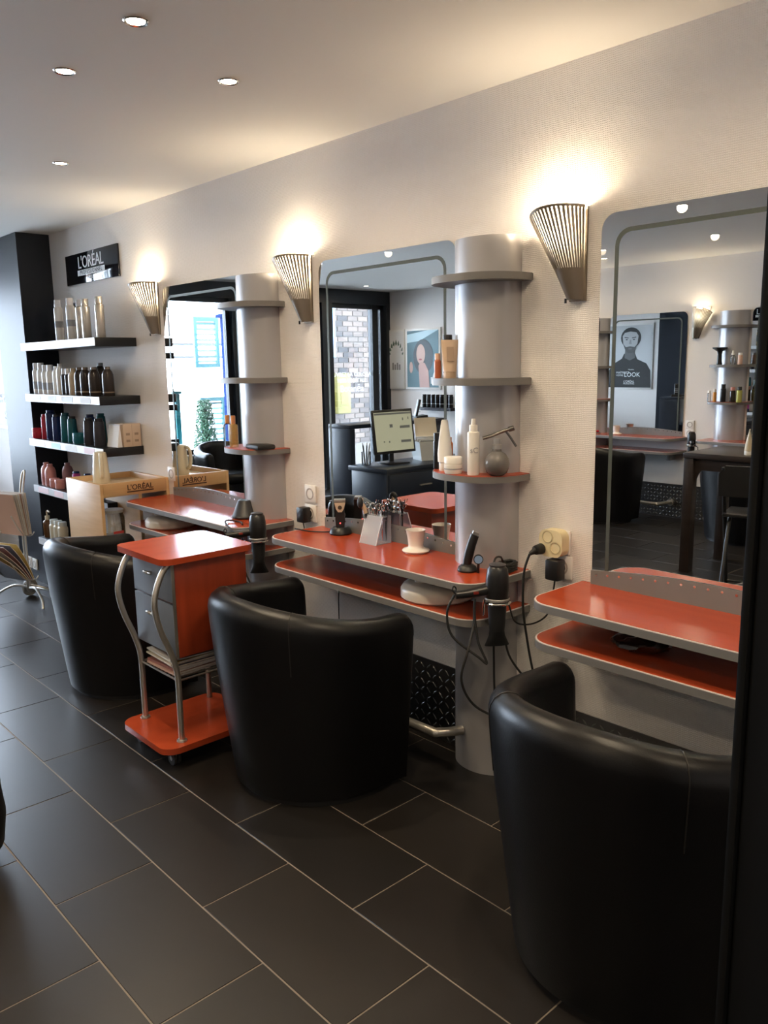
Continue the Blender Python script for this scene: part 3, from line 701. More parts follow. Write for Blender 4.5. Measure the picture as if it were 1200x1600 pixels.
dry = mk_dryer(); dry['group'] = 'black hair dryers in table rings'
dry.location = (XR-.235, 1.885-.232, .730); dry.rotation_euler = (0,0,R(-35)); dry['label'] = 'black hair dryer hanging nozzle down beside the column with white bottles'
dup(dry, (XR-.235, 3.27-.232, .730), R(-35), 'black hair dryer hanging nozzle down behind the drawer trolley')
dup(dry, (XL+.235, 3.31+.232, .730), R(150), 'black hair dryer across the room below two sockets')
def cable(name, label, pts, r=.0042, m=rubber, sm=8, cat='cable', group='black cables'):
    return tag(G().tube(pts, r, 7, smooth=sm).out(name, m), label, cat, group)
dx, dy = XR-.235, 1.653
def drycable(dy, lab):
    cable('dryer_cable', lab, [(dx-.117,dy+.082,.758), (dx-.135,dy+.098,.70), (dx-.125,dy+.085,.62), (dx-.07,dy+.02,.55), (dx-.05,dy+.0,.53), (dx-.06,dy+.03,.60), (dx-.055,dy+.05,.69), (dx-.05,dy+.053,.735), (dx-.05,dy+.055,.715), (dx-.06,dy+.05,.65), (dx-.11,dy+.03,.58), (dx-.13,dy+.04,.48), (dx-.08,dy+.02,.38), (dx+.02,dy-.04,.32), (dx+.12,dy-.07,.30), (dx+.20,dy-.08,.30)])
drycable(1.653, 'black dryer cable looping beside the column with white bottles')
drycable(3.038, 'black dryer cable looping behind the drawer trolley')
cable('adapter_cable', 'thin black cable drooping from the adapter under the yellowed triple socket', [(XR-.045,1.562,.785), (XR-.05,1.565,.74), (XR-.05,1.585,.66), (XR-.06,1.64,.615), (XR-.10,1.68,.62), (XR-.13,1.685,.68), (XR-.15,1.683,.735)], .003)
cable('hanging_cable', 'black cable hanging from the dryer nozzle down behind the tub chair', [(dx+.02,dy+.03,.60), (dx+.04,dy+.045,.50), (dx+.05,dy+.05,.40), (dx+.06,dy+.045,.28), (dx+.10,dy+.01,.24), (dx+.17,dy-.03,.235)], .0038)
cable('hanging_cable', 'black cable running straight down to the wall beside the column with white bottles', [(dx+.04,dy,.60), (dx+.06,dy-.01,.52), (dx+.12,dy-.05,.42), (dx+.19,dy-.10,.33)], .0038)
cable('table_cable', 'thin black cable hanging on the wall under the table with the clippers', [(XR-.004,2.80,.66), (XR-.012,2.79,.60), (XR-.006,2.755,.53), (XR-.012,2.75,.46), (XR-.004,2.76,.33)], .0025)
cable('clipper_cable', 'thin black cable from the adapter to the clipper stand', [(XR-.05,2.944,.797), (XR-.055,2.93,.772), (XR-.08,2.90,.770), (XR-.14,2.885,.786+.004), (XR-.13,2.80,.789), (XR-.10,2.74,.789), (XR-.07,2.715,.789)], .0028)

# ------------------------------------------------------------------ things on the table with the clippers
T = .785
cl = thing('hair_clipper', 'black hair clipper with beige top standing in a charging base', 'hair clipper', (2.19, 2.665, T), R(-40))
G().lathe([(0,0), (.046,0), (.049,.006), (.044,.022), (.032,.032), (0,.033)], seg=24).out('charging_base', blackp, cl)
bd = G().prism([(-.018,.028), (.018,.028), (.021,.07), (.019,.105), (.024,.140), (-.024,.140), (-.019,.105), (-.021,.07)], -.016, .016, 'y').out('body', blackp, cl)
G().prism([(-.008,.098), (.008,.098), (.017,.112), (.0235,.139), (-.0235,.139), (-.017,.112)], -.0195, -.0162, 'y').out('face_plate', mat('champagne', (.66,.54,.40), .3, metal=.3), cl)
G().box(-.024, .024, -.014, .014, .1405, .152, .001).out('blade', steel, cl)
G().lathe([(0,0), (.009,0), (.009,.001), (0,.001)], seg=14, M=Matrix.Translation((0,-.0197,.118)) @ Matrix.Rotation(PI/2,4,'X') ).out('thumb_rest', mat('brown_rubber', (.07,.05,.035), .5), cl)
G().sphere((0,-.0165,.050), .003, seg=8).out('indicator_light', mat('red_led', (.6,.05,.05), .4, emit=(1,.06,.06,2.0)), cl)
# acrylic scissor stand
ac = thing('scissor_stand', 'clear acrylic scissor stand with sloping front on the styling table', 'scissor stand', (2.190, 2.425, T), R(-90))
aw, ad, ah, th = .050, .058, .112, .003
prof = [(-ad,0), (-ad+th*1.2,0), (-.010+th,ah), (-.010,ah)]
G().prism([(-ad,.0), (-ad+.0035,.0), (-.0165,ah), (-.020,ah)], -aw, aw, 'x').out('front_sheet', acryl, ac)
G().box(-aw, aw, -.0195, .024, ah-.003, ah).out('top_sheet', acryl, ac)
G().prism([(.0245,.0), (.028,.0), (.028,ah), (.0245,ah)], -aw, aw, 'x').out('rear_sheet', acryl, ac)
G().box(-aw, aw, -ad+.004, .024, .0005, .0035).out('bottom_sheet', acryl, ac)
edge = mat('acrylic_edge', (.80,.84,.92), .2)
for xx in (-aw-.0006, aw-.0014):
    G().prism([(-ad,.0), (-ad+.004,.0), (-.0162,ah+.0004), (-.0202,ah+.0004)], xx, xx+.002, 'x').out('polished_edge', edge, ac)
scis_labels = ['chrome hairdressing scissors standing in the clear acrylic stand', 'black hairdressing scissors with ring handles standing in the clear acrylic stand']
def scissors(lx, ly, tilt, m_, lab, ln=.15):
    c, s = math.cos(R(-90)), math.sin(R(-90)); wx = 2.190 + c*lx - s*ly; wy = 2.425 + s*lx + c*ly
    t = thing('scissors', lab, 'scissors', (wx, wy, T+.012), R(-90) + tilt, 'scissors in the acrylic stand')
    for sgn in (-1, 1):
        bl = G().prism([(sgn*.001,0), (sgn*.005,.05), (sgn*.0055,.085), (sgn*.0015,.085)], -.0012*sgn, .0012*sgn+.0006, 'y').out('blade', m_, t)
        G().tube([(sgn*.003,0,.083), (sgn*.005,0,.105), (sgn*.008,0,.122)], .0028, 6).tube([(sgn*.013+.011*math.cos(2*PI*i/14), 0, .134+.0125*math.sin(2*PI*i/14)) for i in range(14)], .0026, 6, closed=True).out('ring_handle', m_, bl)
    G().tube([(.021,0,.142), (.028,0,.152), (.030,0,.162)], .0022, 6).out('finger_rest', m_, t)
    G().cyl((0,-.003,.083), (0,.003,.083), .004, seg=10).out('pivot_screw', chrome, t)
    return t
for i, (lx, ly, tl, m_) in enumerate([(-.042,-.002,.3,chrome), (-.022,.008,-.2,blackp), (-.004,-.004,.5,chrome), (.012,.010,.1,chrome), (.028,-.002,-.3,chrome), (.044,.006,.4,blackp)]):
    scissors(lx, ly, tl, m_, scis_labels[1 if m_ is blackp else 0])
cb = thing('cutting_comb', 'beige and black brush handle sticking out of the acrylic stand', 'brush', (2.172, 2.468, T+.0035), R(-30))
G().tube([(0,.0,.0), (-.002,0,.06), (-.006,0,.115)], .0045, 8).out('handle', blackp, cb)
G().tube([(-.006,0,.114), (-.012,0,.140), (-.022,0,.155)], .0085, 8).out('brush_head', mat('beige_brush', (.62,.48,.32), .4), cb)
G().sphere((-.028,.002,.158), .019, sx=.7, sz=1.25, seg=12).out('bristles', blackm, cb)
ht = thing('hat_pot', 'white ceramic pot shaped like an upturned top hat on the table with the clippers', 'pot', (2.17, 2.185, T))
hat_prof = [(0,.012), (.030,.012), (.046,.006), (.052,.004), (.054,.008), (.050,.013), (.034,.018), (.030,.022), (.029,.030), (.033,.060), (.038,.085), (.039,.088), (.036,.088), (.032,.080), (.027,.03), (0,.026)]
G().lathe([(0,0), (.046,0)] + hat_prof[2:13], seg=32).out('hat_body', ceram, ht)
G().lathe(hat_prof[12:], seg=32).out('hollow', ceram, ht)
dup(ht, (XL+.16, 4.36, T), 0, 'white ceramic pot shaped like an upturned top hat across the room', 'white hat pots'); ht['group'] = 'white hat pots'
tm_ = thing('hair_trimmer', 'slim black hair trimmer leaning in its stand at the column foot', 'hair trimmer', (2.085, 1.845, T), R(-42))
G().lathe([(0,0), (.034,0), (.036,.006), (.030,.018), (.018,.026), (0,.027)], seg=20).out('charging_base', blackp, tm_)
G().tube([(-.004,0,.014), (.004,0,.055), (.014,0,.095), (.026,0,.128)], lambda u: .0175-.003*abs(u-.4), 10, smooth=3).out('body', blackp, tm_)
G().obox((.0285,0,.134), .022, .018, .010, (0,R(22),0)).out('blade', steel, tm_)
ts = thing('round_timer', 'small round blue-faced dial beside the slim black trimmer', 'dial', (2.085, 1.795, T), R(-45))
G().cyl((0,-.004,.050), (0,.004,.050), .017, seg=18).out('dial_body', blackp, ts)
G().cyl((0,-.0052,.050), (0,-.0042,.050), .014, seg=18).out('dial_face', mat('blue_face', (.22,.38,.62), .2), ts)
G().tube([(0,0,.034), (0,.004,.015), (0,.008,.0)], .005, 8).out('stem', blackp, ts)
g = G()
for k in range(5):
    pts = []
    for i in range(14):
        a = 2*PI*i/14; pts.append((.042*math.cos(a)+random.uniform(-.006,.006), .022*math.sin(a)+random.uniform(-.004,.004), .006+.006*k+random.uniform(0,.003)))
    g.tube(pts, .0045, 6, closed=True)
o = g.out('cable_coil', rubber); tag(o, 'coiled black cable lying on the table next to the slim trimmer', 'cable'); o.location = (2.172, 1.737, T); o.rotation_euler = (0,0,R(8))
cable('cable_loop', 'black cable arching over the hair dryer from the coil', [(2.14,1.73,T+.03), (2.11,1.715,T+.065), (2.065,1.70,T+.075), (2.04,1.69,T+.06), (2.02,1.68,T+.03), (2.012,1.672,T+.014)], .0035)
def mk_bowl():
    t = thing('booster_bowl', '', 'bowl')
    G().lathe([(0,0), (.125,0), (.135,.008), (.135,.034), (.126,.048), (.105,.056), (.06,.060), (0,.060)], seg=36).out('bowl_body', creamg, t)
    G().lathe([(.03,.060), (.03,.070), (.022,.074), (0,.074)], c=(-.045,.03,0), seg=18).out('knob', creamg, t)
    return t
bw = mk_bowl(); bw.location = (2.095, 2.00, .660); bw['label'] = 'cream round upturned plastic bowl on the lower shelf under the hat pot'; bw['group'] = 'cream plastic bowls'
dup(bw, (2.085, 3.98, .660), 0, 'cream round upturned plastic bowl on the lower shelf beside the beech cabinet')
# things on the far table: cone diffuser
df = thing('cone_diffuser', 'black cone-shaped dryer diffuser lying mouth down on the styling table', 'diffuser', (2.125, 3.305, T))
G().lathe([(0,.0), (.060,.0), (.064,.004), (.064,.012), (.060,.016), (.034,.082), (.030,.086), (0,.086)], seg=30).out('cone', mat('diffuser_black', (.022,.022,.025), .42), df)
G().lathe([(.0642,.004), (.066,.006), (.066,.010), (.0642,.012)], seg=30).out('rim', blackp, df)
cable('dryer_tail', 'black cable curling on the table edge beside the cone diffuser', [(1.93,3.10,.770), (1.95,3.20,.795), (2.00,3.26,.795), (2.03,3.20,.790), (2.00,3.14,.790)], .0038)
# plastic bag on the lower shelf of the clear table
pb = thing('plastic_bag', 'crumpled clear plastic bag on the lower shelf of the clear table', 'bag', (2.10, 1.18, .660), R(20))
g = G(); g.sphere((0,0,.022), .055, sx=1.2, sy=1.6, sz=.38, seg=20)
for v in g.b.verts: v.co += Vector((random.uniform(-.006,.006), random.uniform(-.006,.006), random.uniform(-.004,.006))); v.co.z = max(v.co.z, .0005)
g.out('bag_film', smoke, pb, 20)

# ------------------------------------------------------------------ products on the column shelves
Z1, Z2, Z3 = 1.125, 1.45, 1.79
tb = thing('squeeze_tube', 'tall white tapered tube standing on its cap beside the white jar', 'tube', (2.118, 1.982, Z1), R(-40), 'column shelf products')
g = G(); b = g.b; rs = []
for z, rx, ry in ((.0,.020,.020), (.030,.020,.020), (.031,.025,.024), (.06,.026,.021), (.12,.020,.010), (.175,.012,.003), (.18,.010,.002)):
    rs.append([b.verts.new((rx*math.cos(2*PI*i/16), ry*math.sin(2*PI*i/16), z)) for i in range(16)])
for A, Q in zip(rs, rs[1:]):
    for i in range(16): b.faces.new((A[i], A[(i+1)%16], Q[(i+1)%16], Q[i]))
b.faces.new(rs[0][::-1]); b.faces.new(rs[-1]); g.out('tube_body', white, tb)
G().lathe([(.0205,.002), (.021,.004), (.021,.028), (.0205,.03)], seg=16).out('cap', wh, tb)
bottle((2.135, 2.035, Z1), .13, .014, blk, blk, 'slim black bottle behind the white tapered tube', 'column shelf products', cap=.2, capr=.9, sh=.05)
bottle((2.078, 1.905, Z1), .058, .031, wh, wh, 'low white jar with screw lid on the column shelf', 'column shelf products', cap=.4, jar=True, name='cream_jar', cat='jar', lab=(ink,.42,.55))
bottle((2.092, 1.825, Z1), .170, .021, wh, wh, 'tall white spray bottle with printed letters on the column shelf', 'column shelf products', cap=.13, capr=.68, sh=.03, spray=True)
sb = C.objects[-1]
for q in C.objects:
    pass
lettering('lettering', 'sC', .026, ink, [o for o in C.objects if o.get('label', '').startswith('tall white spray bottle')][0], frame_M((-.0145,-.0160,.085), (.74,-.67,0), (0,0,1)), depth=.001)
sp = thing('water_sprayer', 'round grey glass water sprayer with trigger on the column shelf', 'sprayer', (2.128, 1.752, Z1), R(-45), 'column shelf products')
G().lathe([(0,0), (.020,0), (.034,.010), (.041,.026), (.043,.042), (.040,.058), (.030,.073), (.016,.082), (.014,.092)], seg=26).out('flask', mat('smoky_grey_glass', (.16,.15,.145), .10, metal=.25), sp)
G().lathe([(.016,.090), (.016,.104), (.012,.106), (.011,.126), (0,.126)], seg=18).out('collar', smoke if False else steel, sp)
G().tube([(-.048,0,.126), (-.02,0,.134), (.01,0,.146), (.040,0,.156)], .006, 8).cyl((.038,0,.155), (.056,0,.160), .009, seg=10).out('spray_head', mat('sprayer_grey', (.16,.155,.15), .25, metal=.6), sp)
G().tube([(.030,0,.148), (.046,0,.126), (.064,0,.098)], .004, 8).out('trigger', mat('sprayer_grey', (.16,.155,.15), .25, metal=.6), sp)
t2 = thing('squeeze_tube', 'beige squeeze tube with dark print on the column middle shelf', 'tube', (2.105, 1.945, Z2), R(-40), 'column shelf products')
g = G(); b = g.b; rs = []
for z, rx, ry in ((.0,.021,.021), (.022,.021,.021), (.0225,.023,.023), (.06,.026,.018), (.125,.030,.004), (.130,.030,.003)):
    rs.append([b.verts.new((rx*math.cos(2*PI*i/16), ry*math.sin(2*PI*i/16), z)) for i in range(16)])
for A, Q in zip(rs, rs[1:]):
    for i in range(16): b.faces.new((A[i], A[(i+1)%16], Q[(i+1)%16], Q[i]))
b.faces.new(rs[0][::-1]); b.faces.new(rs[-1]); g.out('tube_body', pm('tan', (.58,.42,.30), .4), t2)
G().lathe([(.0215,.001), (.0218,.003), (.0218,.020), (.0215,.022)], seg=16).out('cap', pm('tan_cap', (.50,.36,.26), .4), t2)
G().obox((0,-.0165,.082), .024, .002, .05, (R(-14),0,0)).out('printed_label', pm('tan_dark', (.34,.23,.16), .5), t2)
bottle((2.095, 1.993, Z2), .085, .012, pm('rust', (.42,.12,.06), .3), pm('peach', (.65,.42,.32), .35), 'tiny rust-coloured bottle beside the beige tube', 'column shelf products', cap=.25, capr=.8, sh=.1)
bottle((2.165, 2.01, Z2), .15, .018, blk, blk, 'black-capped bottle behind the beige tube', 'column shelf products', cap=.2, capr=.9, sh=.06)
for x, y, h, m_, lb in ((2.105, 3.392, .150, clearp, 'clear bottle with copper cap on the column shelf, empty of oil'), (2.095, 3.325, .150, gold_liquid, 'golden oil bottle with copper cap on the column shelf')):
    t = bottle((x, y, Z1), h, .023, m_, copper, lb, 'copper-capped oil bottles', cap=.26, capr=.5, sh=.12, flat=.75)
cs = thing('flat_case', 'flat black zip case lying on the column shelf beside the oil bottles', 'case', (2.135, 3.165, Z1), R(-8))
G().box(-.045, .045, -.065, .065, 0, .022, .006).out('case_body', blackm, cs)
G().box(-.046, .046, -.066, .066, .0095, .0125, .001).out('zip_line', blackp, cs)

# ------------------------------------------------------------------ drawer trolley
tl = thing('drawer_trolley', 'cherry red salon trolley with grey drawers and bowed metal legs', 'trolley', (1.53, 2.838, 0))
def bow(x0, x1, y0, y1, k, bulge, n=8):
    """outline with bulging front (x0) edge and rounded corners"""
    base = rrect(x0, x1, y0, y1, k, (1,1,1,1), n)
    return [(u - bulge*max(0, 1-((v-(y0+y1)/2)/((y1-y0)/2))**2)*(1 if u < (x0+x1)/2 else -.6), v) for u, v in base]
tt = G().prism(bow(-.185, .20, -.20, .20, .035, .022), .797, .820, 'z').out('top_board', redwood, tl)
G().box(-.125, .185, -.158, .158, .425, .796, .002).out('body', redside, tl)
for z0, z1, kz in ((.640, .790, .735), (.432, .632, .575)):
    d = G().box(-.139, -.1255, -.154, .154, z0, z1, .0015).out('drawer', greydrawer, tl)
    G().cyl((-.140,0,kz), (-.152,0,kz), .005, seg=10).lathe([(0,-.030), (.004,-.030), (.0065,-.018), (.004,-.006), (.0075,0), (.004,.006), (.0065,.018), (.004,.030), (0,.030)], seg=10, M=Matrix.Translation((-.156,0,kz)) @ Matrix.Rotation(PI/2,4,'X')).out('handle', satin, d)
G().box(-.1385, -.1255, -.156, -.1545, .43, .79).out('edge_strip', satin, tl)
for sy in (-1, 1):
    y = sy*.150
    lg = G().tube([(-.140,y,.796), (-.175,y,.755), (-.205,y,.68), (-.208,y,.62), (-.190,y,.54), (-.160,y,.46), (-.140,y,.39), (-.134,y,.33), (-.134,y,.20), (-.134,y,.093)], .0115, 12, smooth=6).out('bowed_leg', satin, tl)
    G().lathe([(.0115,.093), (.020,.093), (.019,.099), (.0115,.100)], c=(-.134,y,0), seg=16).out('leg_flange', satin, lg)
    lg = G().tube([(.165,y,.424), (.165,y,.093)], .0115, 12).out('rear_leg', satin, tl)
g = G()
g.tube([(-.134,-.150,.335), (.165,-.150,.335), (.165,.150,.335), (-.134,.150,.335)], .005, 6, closed=True)
for k in range(9): g.tube([(-.134,-.12+.03*k,.335), (.165,-.12+.03*k,.335)], .003, 6)
ws = g.out('wire_shelf', satin, tl)
bb = G().prism(bow(-.215, .21, -.195, .195, .05, .022), .068, .092, 'z').out('base_board', redwood, tl)
for (cx, cyy) in ((-.16,-.13), (-.16,.14), (.16,-.13), (.16,.14)):
    c = G().cyl((cx-.014,cyy,.028), (cx-.004,cyy,.028), .028, seg=18).cyl((cx+.004,cyy,.028), (cx+.014,cyy,.028), .028, seg=18).out('caster', rubber, tl)
    G().box(cx-.004, cx+.004, cyy-.012, cyy+.012, .020, .0675).cyl((cx-.0155,cyy,.028), (cx+.0155,cyy,.028), .010, seg=10).out('caster_fork', steel, c)
z = .340
for k in range(9):
    h = random.choice([.006,.008,.010]); a = random.uniform(-.10,.10)
    m = thing('magazine', 'glossy magazine lying in the pile on the trolley wire shelf', 'magazine', (1.53+.02+random.uniform(-.012,.012), 2.825+random.uniform(-.015,.015), z), a, 'magazines on the trolley shelf')
    G().box(-.145, .145, -.105, .105, .0006, h-.0006).out('pages', paper_cols[random.choice([0,2,6])], m)
    mc = paper_cols[(k*3+1) % 8]
    G().box(-.146, .146, -.106, .106, 0, .0006).box(-.146, .146, -.106, .106, h-.0006, h).box(-.1466, -.146, -.106, .106, 0, h).out('cover', mc, m)
    z += h + .0002

# ------------------------------------------------------------------ wheeled magazine rack
mr = thing('magazine_rack', 'chrome wheeled magazine rack beside the black pillar', 'magazine rack', (1.775, 5.40, 0), R(20))
G().tube([(.010,-.012,.10), (.010,-.012,.45), (.020,-.012,.70), (.045,-.012,.83), (.060,0,.865), (.045,.012,.83), (.020,.012,.70), (.010,.012,.45), (.010,.012,.10)], .007, 10, smooth=5).out('handle_frame', satin, mr)
g = G()
for s in (-1, 1): g.tube([(.01,s*.01,.10), (-.02,s*.10,.11), (-.06,s*.20,.06), (-.09,s*.24,.01)], .008, 10, smooth=5)
g.out('foot', satin, mr)
g = G()
for s in (-1, 1): g.tube([(.01,s*.01,.12), (.06,s*.07,.095), (.12,s*.10,.06)], .007, 10, smooth=5)
g.tube([(.12,-.12,.06), (.12,.12,.06)], .006, 8); ax_ = g.out('axle', satin, mr)
for s in (-1, 1):
    wl = G().lathe([(.035,-.008), (.055,-.010), (.058,0), (.055,.010), (.035,.008)], seg=24, M=Matrix.Translation((.12,s*.13,.059)) @ Matrix.Rotation(PI/2,4,'X')).out('wheel', mat('wheel_grey', (.22,.21,.19), .5), mr)
    G().lathe([(0,-.006), (.034,-.006), (.034,.006), (0,.006)], seg=24, M=Matrix.Translation((.12,s*.13,.059)) @ Matrix.Rotation(PI/2,4,'X')).out('wheel_disc', satin, wl)
g = G()
for z, a in ((.46,.5), (.17,.9)):
    for s in (-1, 1): g.tube([(.01,s*.10,z+.02), (-.02,s*.10,z), (-.06-.05*a,s*.10,z+.03), (-.10-.10*a,s*.10,z+.15)], .004, 8, smooth=4)
    g.tube([(-.02,-.10,z), (-.02,.10,z)], .004, 8)
g.out('basket_wires', satin, mr)
def rack_mag(i, tier):
    c, s = math.cos(R(20)), math.sin(R(20))
    if tier: lx, lz, tilt, lab = -.012-.010*i, .470, R(4+1.2*i), 'magazine standing upright in the upper tier of the wheeled rack'
    else: lx, lz, tilt, lab = -.024-.011*i, .178, R(14+4.0*i), 'magazine slumping forward in the lower tier of the wheeled rack'
    m = thing('magazine', lab, 'magazine', (1.775+c*lx, 5.40+s*lx, lz), R(20), 'magazines in the wheeled rack')
    t_ = .004; L = .27
    g1 = G(); g2 = G(); pts = []
    n = 6
    for k in range(n+1):
        v = k/n*L; bend = math.tan(tilt)*v + (0 if tier else .25*v*v*(1+.4*i)*2.2)
        pts.append((-bend, v*(1 if tier else .92)))
    front = [(u-t_, v) for u, v in pts]
    g1.prism(pts + front[::-1], -.105, .105, 'y'); o1 = g1.out('pages', paper_cols[[0,6,2][i % 3]], m)
    f2 = [(u-t_-.0008, v) for u, v in pts]
    g2.prism([(u-.0002, v) for u, v in front] + f2[::-1], -.106, .106, 'y'); g2.out('cover', paper_cols[(i*2+(3 if not tier else 0)) % 8], m)
for i in range(7): rack_mag(i, True)
for i in range(6): rack_mag(i, False)

# ------------------------------------------------------------------ reception desk seen in the mirrors
rd = thing('reception_desk', 'dark blue reception desk with raised counter, monitor on top', 'desk', (0, 0, 0))
G().box(-.60, .47, 4.74, 5.00, 1.02, 1.05, .002).out('counter_top', deskm, rd)
G().box(.42, .47, 4.74, 5.00, 0, 1.0195, .002).out('counter_side', deskm, rd)
G().box(-.60, -.48, 4.74, 5.00, 0, 1.0195, .002).out('counter_side', deskm, rd)
G().box(-.48, .42, 4.96, 4.985, 0, .60, .001).out('counter_front', deskm, rd)
G().box(-.60, .50, 4.30, 4.735, .715, .750, .002).out('desk_top', deskm, rd)
bd = G().box(-.30, .48, 4.33, 4.72, 0, .7145, .002).out('drawer_unit', deskm, rd)
for z0, z1 in ((.50,.70), (.26,.48), (.03,.24)):
    d = G().box(-.28, .46, 4.318, 4.3295, z0, z1, .001).out('drawer', deskm, rd)
    G().box(.03, .15, 4.300, 4.3175, (z0+z1)/2-.004, (z0+z1)/2+.004).out('handle', satin, d)
mn = thing('computer_monitor', 'black computer monitor with yellowish booking screen on the reception desk', 'monitor', (.19, 4.56, .750), R(4))
G().box(-.10, .10, -.08, .08, 0, .012, .003).out('stand_foot', blackp, mn)
G().box(-.02, .02, .02, .035, .0125, .16).out('stand_neck', blackp, mn)
G().obox((0,0,.245), .40, .024, .335, (R(-8),0,0), .004).out('bezel', blackp, mn)
scr = G().obox((0,-.0130,.247), .365, .002, .295, (R(-8),0,0)).out('screen', mat('screen', (.1,.1,.1), .3, emit=(.16,.155,.10,1.0)), mn)
RX = Matrix.Translation((0,-.0146,.247)) @ Matrix.Rotation(R(-8), 4, 'X')
scm = mat('screen_dark', (.05,.05,.05), .3, emit=(.035,.035,.03,1.0))
def scrbox(x0, x1, z0, z1):
    g = G().box(x0, x1, -.0006, .0002, z0, z1); bmesh.ops.transform(g.b, matrix=RX, verts=g.b.verts); g.out('screen_entry', scm, scr)
scrbox(-.18, .18, .128, .142); scrbox(-.16, -.06, .02, .04); scrbox(-.16, -.06, -.09, -.07); scrbox(.01, .04, .03, .055); scrbox(-.155,-.145,.085,.105); scrbox(-.10,-.09,.08,.10); scrbox(.05,.06,-.085,-.07); scrbox(.10,.112,-.08,-.07)
pc = thing('pen_cup', 'clear cup full of pens on the reception desk', 'pen cup', (.40, 4.64, .750))
G().lathe([(0,.0), (.036,0), (.038,.10), (.036,.10)], seg=18).out('cup', clearp, pc)
for i in range(5):
    a = i*1.3; pen = thing('pen', 'pen standing in the clear cup on the reception desk', 'pen', (.40, 4.64, .752), 0, 'pens in the cup')
    G().cyl((.010*math.cos(a),.010*math.sin(a),0), (.028*math.cos(a),.028*math.sin(a),.15), .0045, seg=8).out('barrel', [blackp, teal, bluec, ink, blackp][i], pen)
    G().cyl((.028*math.cos(a),.028*math.sin(a),.15), (.031*math.cos(a),.031*math.sin(a),.165), .0035, .002, seg=8).out('tip', ink, pen)
bn = thing('paper_tray_box', 'pale grey tapered box with card folders on the reception desk', 'box', (-.17, 4.53, .750), R(20))
g = G(); b = g.b
lo = [(-.10,-.08), (.10,-.08), (.10,.08), (-.10,.08)]; A = [b.verts.new((u,v,0)) for u,v in lo]; Q = [b.verts.new((u*1.25,v*1.2,.15)) for u,v in lo]; Q2 = [b.verts.new((u*1.20,v*1.14,.15)) for u,v in lo]; A2 = [b.verts.new((u*.95,v*.94,.006)) for u,v in lo]
b.faces.new(A[::-1]); b.faces.new(A2)
for i in range(4):
    j = (i+1)%4
    b.faces.new((A[i],A[j],Q[j],Q[i])); b.faces.new((Q[i],Q[j],Q2[j],Q2[i])); b.faces.new((Q2[i],Q2[j],A2[j],A2[i]))
g.out('tray', mat('pale_grey', (.60,.63,.62), .45), bn)
G().obox((0,.045,.20), .19, .004, .26, (R(-12),0,0)).out('card_folder', mat('manila', (.72,.64,.50), .6), bn)
for k in range(3): G().obox((.02,-.03+.018*k,.125+.012*k), .18, .003, .12, (R(50),0,R(8*k)),).out('card', whitep, bn)
ph = thing('desk_phone', 'black cordless phone standing in its cradle on the counter', 'phone', (-.42, 4.87, 1.05), R(25))
G().prism([(-.05,0), (.05,0), (.055,.018), (-.045,.03)], -.06, .06, 'y').out('cradle', blackp, ph)
G().obox((.025,0,.085), .022, .048, .15, (0,R(-14),0), .006).out('handset', blackp, ph)
for kk in range(3): G().obox((.0075-.0028*kk,0,.055+.02*kk), .003, .034, .010, (0,R(-14),0)).out('key_row', ink, ph)
for xx, lb in ((-.02, 'small black card reader on the raised counter'), (.10, 'flat black stapler on the raised counter')):
    q = thing('card_reader' if xx < 0 else 'stapler', lb, 'card reader' if xx < 0 else 'stapler', (xx-.16, 4.86, 1.05))
    G().box(-.05, .05, -.03, .03, 0, .022, .005).out('base', blackp, q); G().box(-.04, .03, -.02, .02, .0222, .034, .003).out('upper', char, q)
for k, (xx, yy, h) in enumerate(((-.40,4.60,.16), (-.45,4.64,.20), (-.50,4.60,.15))):
    bottle((xx, yy, .750), h, .022, pm('orange', (.55,.16,.05), .25), pm('orange_cap', (.60,.22,.10), .3), 'small orange bottle on the reception desk beside the tapered box', 'orange bottles on the desk', cap=.25, capr=.5, sh=.2)
# wall opposite: poster pair and a small shelf with black bottles
def poster(name, label, loc, rz, w, h, cat='poster'):
    t = thing(name, label, cat, loc, rz)
    G().box(-w/2, w/2, -.014, -GAP, -h/2, h/2, .002).out('frame', white, t)
    return t
def flat(parent, name, pts, m, layer): return G().prism(pts, -.0145-.0009*(layer+1), -.0143-.0009*layer, 'y').out(name, m, parent)
def ell(cx, cz, rx, rz, n=24, a0=0, a1=2*PI): return [(cx+rx*math.cos(a0+(a1-a0)*i/n), cz+rz*math.sin(a0+(a1-a0)*i/n)) for i in range(n)]
ink_ = lambda n, v, c=None: mat('print_' + n, c or (v,v,v), .45)
wp = poster('framed_poster', 'framed poster of a dark-haired woman on a teal ground by the street window', (XL, 7.17, 1.56), PI/2, .60, .74)
G().box(-.27, .27, -.0150, -.0142, -.345, .345).out('poster_ground', ink_('teal', 0, (.05,.13,.16)), wp)
flat(wp, 'printed_beam', [(.05,.22), (-.27,.345), (-.10,.345), (.27,.30), (.27,.20)], ink_('haze', 0, (.42,.60,.68)), 0)
flat(wp, 'printed_hair', ell(-.01,.03,.17,.21), ink_('hair', 0, (.02,.03,.035)), 1)
flat(wp, 'printed_face', ell(.03,.06,.075,.12), ink_('skin', 0, (.55,.36,.30)), 2)
flat(wp, 'printed_shoulder', [(-.12,-.345), (-.10,-.14), (-.04,-.05), (.03,-.03), (.07,-.08), (.05,-.345)], ink_('skin2', 0, (.50,.30,.26)), 3)
flat(wp, 'printed_lips', ell(.035,-.005,.025,.010), ink_('lips', 0, (.30,.06,.07)), 3)
flat(wp, 'printed_hand', ell(.20,-.10,.03,.07), ink_('skin', 0), 2)
